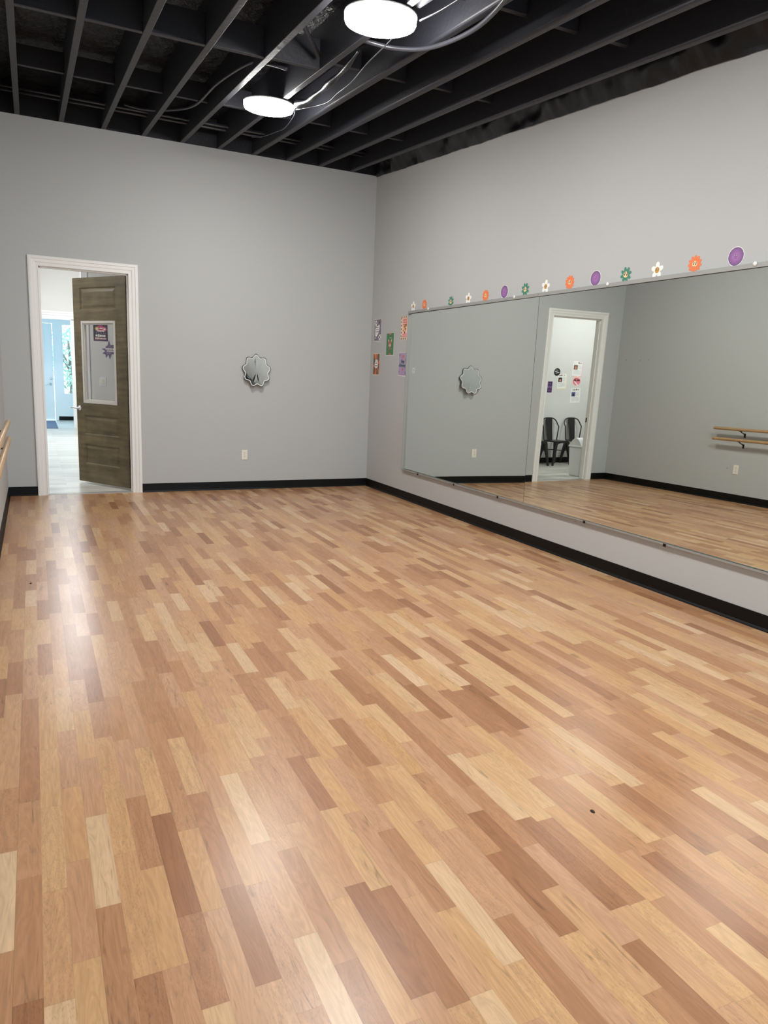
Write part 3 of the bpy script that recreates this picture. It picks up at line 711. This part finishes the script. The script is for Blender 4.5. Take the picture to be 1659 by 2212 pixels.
# ------------------------------------------------------------------ barre on the left wall
br = thing('ballet_barre', 'double wooden ballet barre on dark brackets on the left wall', 'barre', T(0, -1.96, 0))
BX, BZ, BL = .090, (.945, .808), 2.60
for z in BZ:
    m = mb('barre'); m.tube([(BX, 0, z), (BX, -.004, z), (BX, -.010, z), (BX, -BL+.01, z), (BX, -BL, z)], [.012, .0175, .0195, .0195, .014], 18); m.build('rail', br)
for y in (-.40, -1.30, -2.20):
    for z in BZ:
        m = mb('bronze'); m.tube([(0.004, y, z-.075), (.030, y, z-.050), (.070, y, z-.036), (BX, y, z-.019)], .006, 8); m.box(0, .004, y-.012, y+.012, z-.105, z-.050); m.box(BX-.014, BX+.014, y-.016, y+.016, z-.023, z-.017)
        m.build('bracket', br)

# ------------------------------------------------------------------ ceiling lamps, cables
def lamp(x, y, z, slope, key, label, group, r=.213, name='ceiling_light'):
    Mz = Matrix.Translation((x, y, z)) @ Matrix.Rotation(slope, 4, 'X')
    L0 = thing(name, label, 'ceiling light', Mz, group)
    m = mb('lampwhite'); m.lathe([(0, 0), (r-.02, 0), (r, -.006), (r, -.014), (r-.006, -.014)], 48); m.build('housing', L0)
    m = mb(key); m.lathe([(0, -.070), (r*.5, -.0695), (r-.03, -.066), (r-.010, -.058), (r-.004, -.046), (r-.003, -.014)], 48); m.build('diffuser', L0)
    return L0
ls = math.atan(SL)
LG = 'round lit lamps under the joists'
for (x, y, lab) in ((2.205, -2.24, 'round lit ceiling lamp farther away, nearer the end wall'), (2.205, -4.50, 'round lit ceiling lamp at the top edge, nearer the viewer'), (2.205, -6.76, 'round lit ceiling lamp overhead in front of the viewer, outside the frame'), (2.205, -9.0, 'round lit ceiling lamp behind the viewer')):
    lamp(x, y, cz(y)-.002, ls, 'lamp', lab, LG)
def along(pts): return [(x, y, cz(y)+dz) for x, y, dz in pts]
def spline(pts, n=8):
    P = [Vector(p) for p in pts]; out = []
    for i in range(len(P)-1):
        p0, p1, p2, p3 = P[max(i-1, 0)], P[i], P[i+1], P[min(i+2, len(P)-1)]
        for k in range(n):
            t = k/n; out.append(.5*((2*p1)+(-p0+p2)*t+(2*p0-5*p1+4*p2-p3)*t*t+(-p0+3*p1-3*p2+p3)*t**3))
    out.append(P[-1]); return out
m = mb('conduit'); m.tube(spline(along([(2.30, -3.95, .04), (2.50, -4.05, .0), (2.66, -4.25, -.02), (2.73, -4.60, -.02), (2.70, -4.95, -.01), (2.60, -5.4, .03), (2.5, -6.0, .05)])), .014, 10)
tag(m.build('flexible_conduit'), 'glossy black flexible conduit curving right of the nearer lamp', 'conduit')
m = mb('conduit'); m.tube(spline(along([(1.20, -.80, .10), (1.36, -.92, .06), (1.55, -1.10, .05), (1.74, -1.42, .06), (1.80, -2.1, .10), (1.85, -2.9, .06), (1.93, -3.1, .03), (2.05, -3.22, -.014)])), .012, 8)
tag(m.build('flexible_conduit'), 'thin black conduit curving between joists left of the farther lamp', 'conduit')
pts = spline(along([(2.40, -2.42, -.02), (2.42, -2.62, -.035), (2.42, -2.9, -.03), (2.41, -3.2, -.02), (2.40, -3.5, .0), (2.37, -3.8, .03)]), 10)
m = mb('plastic'); m.tube(pts, [.030*(1-.45*i/len(pts)) + .005*math.sin(i*.5) + .004*math.sin(i*.23+1) for i in range(len(pts))], 12)
tag(m.build('wrapped_cable_bundle'), 'crinkled black plastic wrapped bundle running from the farther lamp', 'cable bundle')
m = mb('conduit'); m.tube(spline(along([(2.40, -2.35, -.02), (2.46, -2.15, -.04), (2.52, -1.7, -.05), (2.54, -1.35, -.02), (2.52, -1.0, .0), (2.47, -.72, .03)])), .004, 6)
tag(m.build('lamp_wire'), 'thin loose wire sagging beyond the farther lamp', 'wire')
m = mb('conduit'); m.tube(spline(along([(2.43, -2.30, -.03), (2.50, -2.8, -.075), (2.50, -3.1, -.06), (2.49, -3.4, -.05), (2.45, -3.75, -.03), (2.42, -4.1, -.02), (2.38, -4.34, -.03)])), .0045, 6)
tag(m.build('lamp_wire'), 'thin black wire strung between the two lamps', 'wire')
m = mb('conduit'); m.tube(spline(along([(2.40, -4.62, -.03), (2.44, -4.8, -.02), (2.47, -5.05, .0), (2.48, -5.6, .03)])), .006, 6)
tag(m.build('lamp_wire'), 'black wire leading out of the nearer lamp to the top edge', 'wire')
m = mb('joist'); m.tube(along([(2.365, -4.66, .05), (2.45, -6.6, .05)]), .035, 10)
tag(m.build('conduit_pipe'), 'fat black pipe passing over the nearer lamp', 'pipe')
for k, (y, dz, r_) in enumerate(((-.42, .12, .012), (-.47, .15, .016), (-.53, .13, .010), (-.36, .17, .014))):
    m = mb('conduit'); m.tube([(0.02, y, cz(y)+dz), (1.4, y-.02, cz(y)+dz-.012), (2.9, y+.02, cz(y)+dz), (4.2, y, cz(y)+dz-.01)], r_, 8)
    tag(m.build('ceiling_cable'), 'black cable running across the joists by the end wall, %s of four' % ['lowest', 'fattest', 'thinnest', 'closest to the wall'][k], 'cable', 'cables along the end wall')

# ------------------------------------------------------------------ lobby beyond the doorway
LH = 3.55
m = mb('lobby_floor').box(-3.6, W+.05, 0, 9.4, -.06, 0); m.box(-.6, 1.9, 9.4, 12.1, -.06, 0); struct(m.build('floor'), 'pale grey vinyl plank floor of the lobby', 'floor')
m = mb('lobby_wall')
m.box(-3.6, .37, LY, LY+.12, 0, LH); m.box(.968, W+.05, LY, LY+.12, 0, LH)
struct(m.build('wall_lobby'), 'pale lobby wall with papers, chairs and the light switch', 'wall')
m = mb('lobby_wall'); m.box(-3.72, -3.6, WT, LY+.12, 0, LH); m.box(W+.05, W+.17, WT, LY+.12, 0, LH); struct(m.build('wall_lobby_side'), 'pale end walls of the lobby', 'wall')
m = mb('lobby_wall'); m.box(.25, .37, LY+.12, 3.40, 0, LH); m.box(.25, .37, 4.32, 9.4, 0, LH); m.box(.25, .37, 3.40, 4.32, 2.45, LH); struct(m.build('wall_hall_left'), 'pale left wall of the entry hall', 'wall')
m = mb('lobby_wall'); m.box(1.70, 1.82, LY+.12, 9.4, 0, LH); struct(m.build('wall_hall_right'), 'pale right wall of the entry hall', 'wall')
m = mb('lobby_wall'); m.box(.25, .30, 9.4, 9.52, 0, LH); m.box(1.115, 1.82, 9.4, 9.52, 0, LH); m.box(.30, 1.115, 9.4, 9.52, 2.43, LH); struct(m.build('wall_hall_end'), 'pale wall above the cased opening to the entrance', 'wall')
m = mb('lobby_wall'); m.box(-3.72, W+.17, WT, 9.52, LH, LH+.1); struct(m.build('ceiling_lobby'), 'plain pale ceiling of the lobby', 'ceiling')
m = mb('lobby_wall'); m.box(-3.72, -.12, 0, WT, -.06, LH+.1); m.build('wall_lobby_front'); struct(bpy.data.objects['wall_lobby_front'], 'lobby side wall beside the studio', 'wall')
m = mb('white'); m.box(.928, 1.006, LY-.012, LY, 0, LH); m.box(.928, .968, LY, LY+.13, 0, LH); struct(m.build('trim_3'), 'white corner casing at the edge of the switch wall', 'trim')
m = mb('white')
for a, b_ in ((0, .08), (.08, .12), (.12, .17)):
    pass
m.box(1.095, 1.115, 9.38, 9.52, 0, 2.43); m.box(1.105, 1.20, 9.375, 9.40, 0, 2.43); m.box(.38, 1.20, 9.375, 9.40, 2.41, 2.50); m.box(.38, 1.22, 9.36, 9.40, 2.50, 2.55); m.box(.38, 1.24, 9.345, 9.40, 2.55, 2.59)
struct(m.build('trim_4', bevel=.004), 'white stepped casing around the opening to the entrance', 'trim')
cove('baseboard_lobby', (-3.6, LY, 0), (.37, LY, 0), (0, -1, 0), 'black cove baseboard behind the metal chairs')
cove('baseboard_lobby', (1.006, LY, 0), (W, LY, 0), (0, -1, 0), 'black cove baseboard under the light switch')
# side door in the hall
d2 = thing('door_2', 'white flush door in the left wall of the entry hall', 'door', T(.37, 3.40, 0), kind='structure')
m = mb('white').box(.0, .012, -.06, 0, 0, 2.5); m.box(0, .012, .92, .98, 0, 2.5); m.box(0, .012, 0, .92, 2.44, 2.5); m.build('casing', d2)
m = mb('white').box(-.04, 0, .005, .915, .01, 2.44); m.build('leaf', d2)
m = mb('chrome'); m.tube([(0, .07, .965), (.055, .07, .965)], .010, 10); m.tube([(.055, .07, .965), (.060, .13, .965), (.058, .18, .963)], [.009, .008, .007], 10); m.build('lever_handle', d2)
# vestibule
YE = 12.1
m = mb('white'); m.box(-.6, -.30, YE, YE+.12, 0, 3.0); m.box(.785, .985, YE, YE+.12, 0, 2.46); m.box(1.36, 1.9, YE, YE+.12, 0, 3.0); m.box(.985, 1.36, YE, YE+.12, 0, .66); m.box(-.3, 1.36, YE, YE+.12, 2.46, 3.0)
struct(m.build('wall_entrance'), 'white painted entrance wall holding the outer door and sidelight', 'wall')
m = mb('white'); m.box(1.78, 1.9, 9.52, YE, 0, 3.0); struct(m.build('wall_entrance_right'), 'white right wall of the entrance', 'wall')
m = mb('white'); m.box(-.6, 1.9, 9.52, YE+.12, 3.0, 3.1); struct(m.build('ceiling_entrance'), 'white ceiling of the entrance', 'ceiling')
m = mb('white'); m.box(-.72, -.6, 9.52, YE+.12, 0, .15); m.box(-.72, -.6, 9.52, YE+.12, 2.8, 3.0); m.box(-.72, -.6, 9.40, 9.60, 0, 3.0); m.box(-.72, -.6, 12.0, YE+.12, 0, 3.0); m.box(-.72, -.6, 10.75, 12.0, 0, 3.0)
struct(m.build('window_2'), 'tall storefront window frame at the left of the entrance', 'window')
m = mb('white'); m.box(-.72, .25, 9.4, 9.52, 0, 3.1); struct(m.build('wall_entrance_left'), 'white wall beside the cased opening', 'wall')
d3 = thing('door_3', 'white outer door with a narrow glass light, lever and deadbolt', 'door', T(-.29, YE+.03, 0), kind='structure')
m = mb('white'); m.box(0, .16, 0, .045, .01, 2.45); m.box(.875, 1.06, 0, .045, .01, 2.45); m.box(.16, .875, 0, .045, .01, .66); m.box(.16, .875, 0, .045, 2.32, 2.45); m.build('leaf', d3)
m = mb('white'); frame_ring(m, .16, .875, .66, 2.32, .04, -.012, .03); gb3 = m.build('glazing_bead', d3)
m = mb('glass'); m.box(.20, .835, .012, .020, .70, 2.28); m.build('glass_pane', gb3)
m = mb('chrome'); m.lathe([(0, 0), (.034, 0), (.030, .012), (.011, .014), (.011, .05), (0, .05)], 20, Matrix.Translation((.985, 0, .92)) @ Matrix.Rotation(math.pi/2, 4, 'X')); m.tube([(.985, -.05, .92), (.90, -.052, .918), (.85, -.05, .915)], [.011, .009, .008], 10); m.build('lever_handle', d3)
m = mb('chrome'); m.lathe([(0, 0), (.032, 0), (.028, .018), (0, .020)], 20, Matrix.Translation((1.0, 0, 1.065)) @ Matrix.Rotation(math.pi/2, 4, 'X')); m.build('deadbolt', d3)
w1 = thing('window_1', 'tall sidelight window right of the outer door with foliage behind', 'window', T(.985, YE, 0), kind='structure')
m = mb('white'); frame_ring(m, 0, .375, .66, 2.46, .03, -.01, .06); wf = m.build('window_frame', w1)
m = mb('glass'); m.box(.03, .345, .03, .036, .69, 2.43); m.build('glass_pane', wf)
m = mb('white'); frame_ring(m, -.10, .40, .06, .64, .05, -.012, 0); struct(m.build('trim_5', M=T(.985, YE, 0)), 'flat white panel moulding below the sidelight window', 'trim')
cove('baseboard_entrance', (.86, YE-.012, 0), (1.78, YE-.012, 0), (0, -1, 0), 'black baseboard below the sidelight window')
m = mb('mat'); m.prism(rect(-.25, .76, 9.3, 11.6), 0, .010); tag(m.build('door_mat', bevel=.004), 'blue-grey carpet mat on the floor before the outer door', 'mat')
# outdoors
m = mb('concrete').box(-12, 14, YE+.12, 30, -.10, -.04); m.box(-12, 14, -20, YR-.12, -.10, -.04); struct(m.build('ground_outside'), 'pale paving outside the entrance', 'ground')
def tree(x, y, h, r, label, seed):
    rnd = random.Random(seed); t = thing('tree', label, 'tree', T(x, y, -.04), 'trees outside the entrance')
    m = mb('bark'); m.tube([(0, 0, 0), (.03, .02, h*.35), (-.02, 0, h*.8)], [.07, .055, .03], 8)
    for k in range(5):
        a = k*1.3; m.tube([(0, 0, h*.4+.1*k), (.5*r*math.cos(a), .5*r*math.sin(a), h*.62+.1*k)], [.03, .012], 6)
    m.build('trunk', t)
    m = mb('leaf')
    for k in range(620):
        a, b_ = rnd.uniform(0, 6.283), rnd.uniform(-1, 1); q = r*rnd.uniform(.3, 1)
        p = Vector((q*math.cos(a)*math.sqrt(1-b_*b_), q*math.sin(a)*math.sqrt(1-b_*b_), h*.62+b_*h*.40*rnd.uniform(.5, 1)))
        s = rnd.uniform(.05, .10); d = Vector((rnd.uniform(-1, 1), rnd.uniform(-1, 1), rnd.uniform(-1, 1))).normalized(); e = d.orthogonal().normalized()
        m.face([m.v(p-d*s), m.v(p+e*s*.45), m.v(p+d*s), m.v(p-e*s*.45)])
    m.build('crown', t)
tree(1.30, 15.2, 2.7, .75, 'leafy tree outside straight behind the sidelight window', 3)
tree(.45, 17.8, 3.1, .8, 'leafy tree outside behind the glass of the outer door', 4)
tree(3.4, 18.5, 4.0, 1.2, 'leafy tree farther off outside, to the right', 5)
# lobby lamps
lamp(.78, 2.86, LH, 0, 'lamp3', 'round lit lamp on the hall ceiling just beyond the doorway', 'lobby lamps')
lamp(-1.05, .62, LH, 0, 'lamp4', 'round lit lamp above the metal chairs in the lobby', 'lobby lamps')
lamp(1.0, 6.2, LH, 0, 'lamp2', 'round lit lamp midway along the entry hall ceiling', 'lobby lamps')
# switch, flyer, star behind the door glass
sw = thing('light_switch', 'white rocker light switch seen through the door glass', 'light switch', on_back(1.170, 1.218, LY))
m = mb('white').prism(rect(-.042, .042, -.064, .064), 0, .005); m.build('cover_plate', sw, bevel=.002)
m = mb('plate').prism(rect(-.017, .017, -.034, .034), .005, .008); m.build('rocker', sw, bevel=.002)
m = mb('night').prism(rect(-.092, .092, -.116, .116), 0, .001); z = .001
m.m('magenta').prism(ell(.0, .05, .05, .045, 24), z, z+.0003); m.m('dpurple').prism(rect(-.088, .088, -.112, -.085), z, z+.0003); z += .0003
daisy(m, -.045, .045, .030, 'yellow', 'paper', z, 8); daisy(m, .05, .045, .032, 'pinkdot', 'paper', z, 8)
m.m('paper').prism([(-.02, .05), (0, .065), (.03, .06), (.02, .045)], z+.001, z+.0014)
scribble(m, 'paper', -.05, .05, .02, .022, z, 50, 1); scribble(m, 'lilac', -.06, .065, -.010, .014, z, 51); scribble(m, 'paper', -.065, .065, -.045, .036, z, 52, 1); scribble(m, 'pink', -.07, .07, -.082, .026, z, 53, 1)
tag(m.build('flyer', M=on_back(1.157, 1.885, LY-.0005)), 'dark flyer with pink burst and white lettering, behind the door glass', 'flyer')
S_ = [(0, .135), (.018, .062), (.06, .074), (.058, .045), (.11, .02), (.062, -.02), (.075, -.062), (.032, -.055), (.006, -.130), (-.012, -.065), (-.042, -.112), (-.052, -.062), (-.090, -.052), (-.050, -.020), (-.100, .012), (-.048, .018), (-.040, .048), (-.018, .058)]
m = mb('starp').prism(S_, 0, .0015); m.m('lilac2').prism([(x*.72, y*.72) for x, y in S_], .0015, .0019)
scribble(m, 'paper', -.045, .062, .012, .022, .0019, 60, 1); scribble(m, 'paper', -.030, .062, -.016, .020, .0019, 61, 1); scribble(m, 'lilac', -.05, .02, -.042, .012, .0019, 62)
tag(m.build('star_sign', M=on_back(1.262, 1.655, LY-.0005)), 'purple spiky star sign with white lettering, behind the door glass', 'sign')

# papers on the chair wall
def paper_page(name, M_, w_, h_, back, photo, label, cat='paper', shape=None, seed=1):
    m = mb(back or 'paper'); z = 0
    if back: m.prism(rect(-w_/2-.004, w_/2-.006, -h_/2-.014, h_/2-.006), 0, .001); z = .001; m.m('paper')
    m.m('paper').prism(rect(-w_/2+(.012 if back else 0), w_/2, -h_/2, h_/2), z, z+.001); z += .001
    scribble(m, 'ink', -w_*.34, w_*.36, h_*.39, h_*.07, z, seed, .7); scribble(m, 'pinkdot', -w_*.15, w_*.2, h_*.44, h_*.05, z+.0005, seed+3, .6)
    m.m('greyline').prism(rect(-w_*.36, w_*.38, h_*.300, h_*.306), z, z+.0004)
    m.m(photo).prism(rect(.0, w_*.40, -h_*.06, h_*.25), z, z+.0005)
    m.m('skin' if photo != 'photo2' else 'night').prism(ell(w_*.2, h_*.06, w_*.09, h_*.10, 14), z+.0005, z+.0009)
    for i in range(5): scribble(m, 'greyline', -w_*.38, -w_*.05, h_*(.22-.055*i), h_*.022, z, seed+10+i, .9)
    for i in range(6): scribble(m, 'greyline', -w_*.38, w_*.38, -h_*(.12+.050*i), h_*.022, z, seed+20+i, .9)
    tag(m.build(name, M=M_), label, cat, 'papers on the lobby wall')
paper_page('notice_page', on_back(-1.128, 1.770, LY-.0005, R(1)), .225, .270, 'pinkpaper', 'photo1', 'white notice with pink backing, topmost paper on the lobby wall', seed=70)
paper_page('notice_page', on_back(-.800, 1.532, LY-.0005, R(-2)), .205, .265, 'yellowpaper', 'ink', 'white notice on yellow backing beside the black round sign', seed=80)
paper_page('notice_page', on_back(-1.145, 1.272, LY-.0005, R(-3)), .225, .272, None, 'photo2', 'white notice with a blue photo, below the pink round sign', seed=90)
m = mb('pink').prism(ell(0, 0, .098, .095, 32), 0, .0012); m.m('pinkdot').prism(ell(.0, -.01, .085, .07, 28), .0012, .0016); m.m('straw').prism(ell(.02, .02, .05, .04, 20), .0016, .0019)
m.m('paper').prism([(-.05, -.08), (-.02, -.085), (.06, -.01), (.05, .005)], .0019, .0022)
scribble(m, 'ink', -.07, -.01, .015, .034, .0022, 100, 1); scribble(m, 'ink', .012, .075, .015, .034, .0022, 101, 1)
tag(m.build('round_sign', M=on_back(-1.140, 1.543, LY-.0005)), 'pink round sign with black lettering between two notices', 'sign')
m = mb('black').prism(ell(0, 0, .070, .070, 30), 0, .0012); m.m('silver').prism([(-.055, -.01), (-.01, .005), (.03, .02), (.06, .015), (.03, -.005), (-.02, -.018)], .0012, .0016); m.m('greyline').prism([(-.02, .03), (.03, .045), (.03, .035), (-.02, .022)], .0012, .0016); m.prism([(-.01, -.03), (.03, -.02), (.03, -.035)], .0012, .0016)
tag(m.build('round_sign', M=on_back(-.672, 1.697, LY-.0030)), 'black round sign with silver marks on the lobby wall', 'sign')
m = mb('paper').prism(rect(-.056, .056, -.106, .106), 0, .001); m.m('dpurple').prism(rect(-.052, .052, .018, .102), .001, .0014); m.prism(rect(-.052, .052, -.102, -.020), .001, .0014); m.m('purple2').prism(rect(-.052, .052, -.020, .018), .001, .0014)
scribble(m, 'purple2', -.035, .035, .06, .02, .0014, 110); scribble(m, 'purple2', -.035, .035, -.06, .02, .0014, 111); scribble(m, 'dpurple', -.04, .04, 0, .012, .0014, 112)
tag(m.build('notice_card', M=on_back(-.543, 1.418, LY-.0005)), 'tall purple card with a paler middle band on the lobby wall', 'card')

# ------------------------------------------------------------------ black metal chairs
def make_chair():
    r = thing('metal_chair', None, None)
    sh = .445
    P = []
    for x, y in ((-.17, -.18), (.17, -.18), (.155, .16), (-.155, .16)): P.append((x, y))
    m = mb('blackmetal')
    def rr(hwf, hwb, yf, yb, rad, n=6):
        cs = [(-hwf+rad, yf+rad, math.pi), (hwf-rad, yf+rad, 1.5*math.pi), (hwb-rad, yb-rad, 0), (-hwb+rad, yb-rad, .5*math.pi)]
        return [(cx+rad*math.cos(a0+math.pi/2*i/n), cy_+rad*math.sin(a0+math.pi/2*i/n)) for cx, cy_, a0 in cs for i in range(n+1)]
    m.prism(rr(.178, .160, -.185, .170, .05), sh-.022, sh); m.prism(rr(.150, .135, -.155, .140, .04), sh, sh+.003); m.build('seat', r, bevel=.006)
    for sx in (-1, 1):
        for sy_, yb, nm in ((-1, -.160, 'front'), (1, .145, 'rear')):
            m = mb('blackmetal')
            xt, yt = sx*.145, yb; xb, ybm = sx*.205, yb*1.30
            wt, wb = .048, .019
            top = [(xt-sx*wt, yt+(-sy_)*.0, sh-.02), (xt+sx*.018, yt, sh-.02)]
            m.hexa([(xb-sx*wb, ybm-.014, 0), (xb+sx*.010, ybm-.014, 0), (xb+sx*.010, ybm+.014, 0), (xb-sx*wb, ybm+.014, 0),
                    (xt-sx*wt, yt-.022, sh-.02), (xt+sx*.018, yt-.022, sh-.02), (xt+sx*.018, yt+.022, sh-.02), (xt-sx*wt, yt+.022, sh-.02)])
            m.build('leg', r, bevel=.003)
    m = mb('blackmetal')
    for (xa, ya, xb, yb) in ((-.172, -.178, .172, -.178), (-.172, .163, .172, .163)):
        m.tube([(xa, ya, .26), (xb, yb, .26)], .008, 8) if ya > 0 else None
    m.tube([(-.176, -.178, .27), (.176, .163, .27)], .007, 8); m.tube([(.176, -.178, .262), (-.176, .163, .262)], .007, 8); m.build('cross_brace', r)
    # front apron arch
    m = mb('blackmetal'); N_ = 16
    top = [(-.13+.26*i/N_, sh-.02) for i in range(N_+1)]; bot = [(-.13+.26*i/N_, sh-.035-.045*abs(2*i/N_-1)**2.2) for i in range(N_+1)]
    m.prism(top + bot[::-1], .172, .178, Matrix(((1, 0, 0, 0), (0, 0, -1, 0), (0, 1, 0, 0), (0, 0, 0, 1)))); m.build('apron', r)
    m = mb('blackmetal'); hoop = []
    for i in range(25):
        a = math.pi*i/24; xx = -.185*math.cos(a); t = math.sin(a)
        hoop.append((math.copysign(abs(math.cos(a))**.62, -math.cos(a))*.180, .155+.085*t**.5, .69+.16*t**.72))
    hp = [(-.148, .140, sh)] + [(-.165, .148, .56)] + hoop + [(.165, .148, .56), (.148, .140, sh)]
    m.tube(spline(hp, 3), .010, 10); m.build('back_hoop', r)
    m = mb('blackmetal'); st = []
    for i in range(9):
        t = i/8; z_ = sh+.002 + (.848-sh)*t; y_ = .150+.082*t; wv = .058+.016*t
        st.append([m.v((-wv, y_, z_)), m.v((wv, y_, z_)), m.v((wv, y_+.004, z_)), m.v((-wv, y_+.004, z_))])
    for A, B in zip(st, st[1:]):
        for k in range(4): m.face([A[k], A[(k+1) % 4], B[(k+1) % 4], B[k]])
    m.face(st[0]); m.face(st[-1][::-1]); m.build('back_splat', r)
    return r
ch = make_chair()
CL = ['black metal chair in the middle, straight below the black round sign', 'black metal chair beside the white bin, under the notices', 'black metal chair cut off by the door casing, left in the mirror']
for i, (x, y) in enumerate(((-.585, 1.93), (-1.080, 1.93), (-.100, 1.93))):
    o = ch if i == 0 else copy_tree(ch, T(x, y, 0))
    o.matrix_basis = T(x, y, 0, R((-3, 2, 0)[i])); tag(o, CL[i], 'chair', 'metal chairs against the lobby wall')
# ------------------------------------------------------------------ white bin by the door
bn = thing('swing_lid_bin', 'white plastic swing-lid bin beside the doorway, seen in the mirror', 'bin', T(.125, .42, 0))
m = mb('bin'); m.hexa([(-.13, -.11, 0), (.13, -.11, 0), (.13, .11, 0), (-.13, .11, 0), (-.15, -.14, .47), (.15, -.14, .47), (.15, .14, .47), (-.15, .14, .47)]); m.build('body', bn, bevel=.02, seg=3)
m = mb('bin'); m.hexa([(-.16, -.15, .47), (.16, -.15, .47), (.16, .15, .47), (-.16, .15, .47), (-.155, -.145, .50), (.155, -.145, .50), (.155, .145, .50), (-.155, .145, .50)]); m.build('lid_rim', bn, bevel=.008)
m = mb('bin'); N_ = 14
arc = [(-.14+.28*i/N_, .50+.12*math.sin(math.pi*i/N_)) for i in range(N_+1)]
m.prism(arc, -.145, .145, Matrix(((0, 0, 1, 0), (1, 0, 0, 0), (0, 1, 0, 0), (0, 0, 0, 1)))); m.build('swing_lid', bn, bevel=.006)
# crumbs on the floor
for k, (x, y, lab) in enumerate(((1.953, -7.05, 'dark crumb on the laminate at lower right'), (.22, -3.60, 'dark crumb on the laminate near the left wall'))):
    m = mb('bronze'); m.lathe([(0, 0), (.007, 0), (.005, .004), (0, .005)], 7, Matrix.Translation((x, y, 0)) @ Matrix.Diagonal((1, 1.6, 1, 1))); tag(m.build('floor_crumb'), lab, 'crumb')
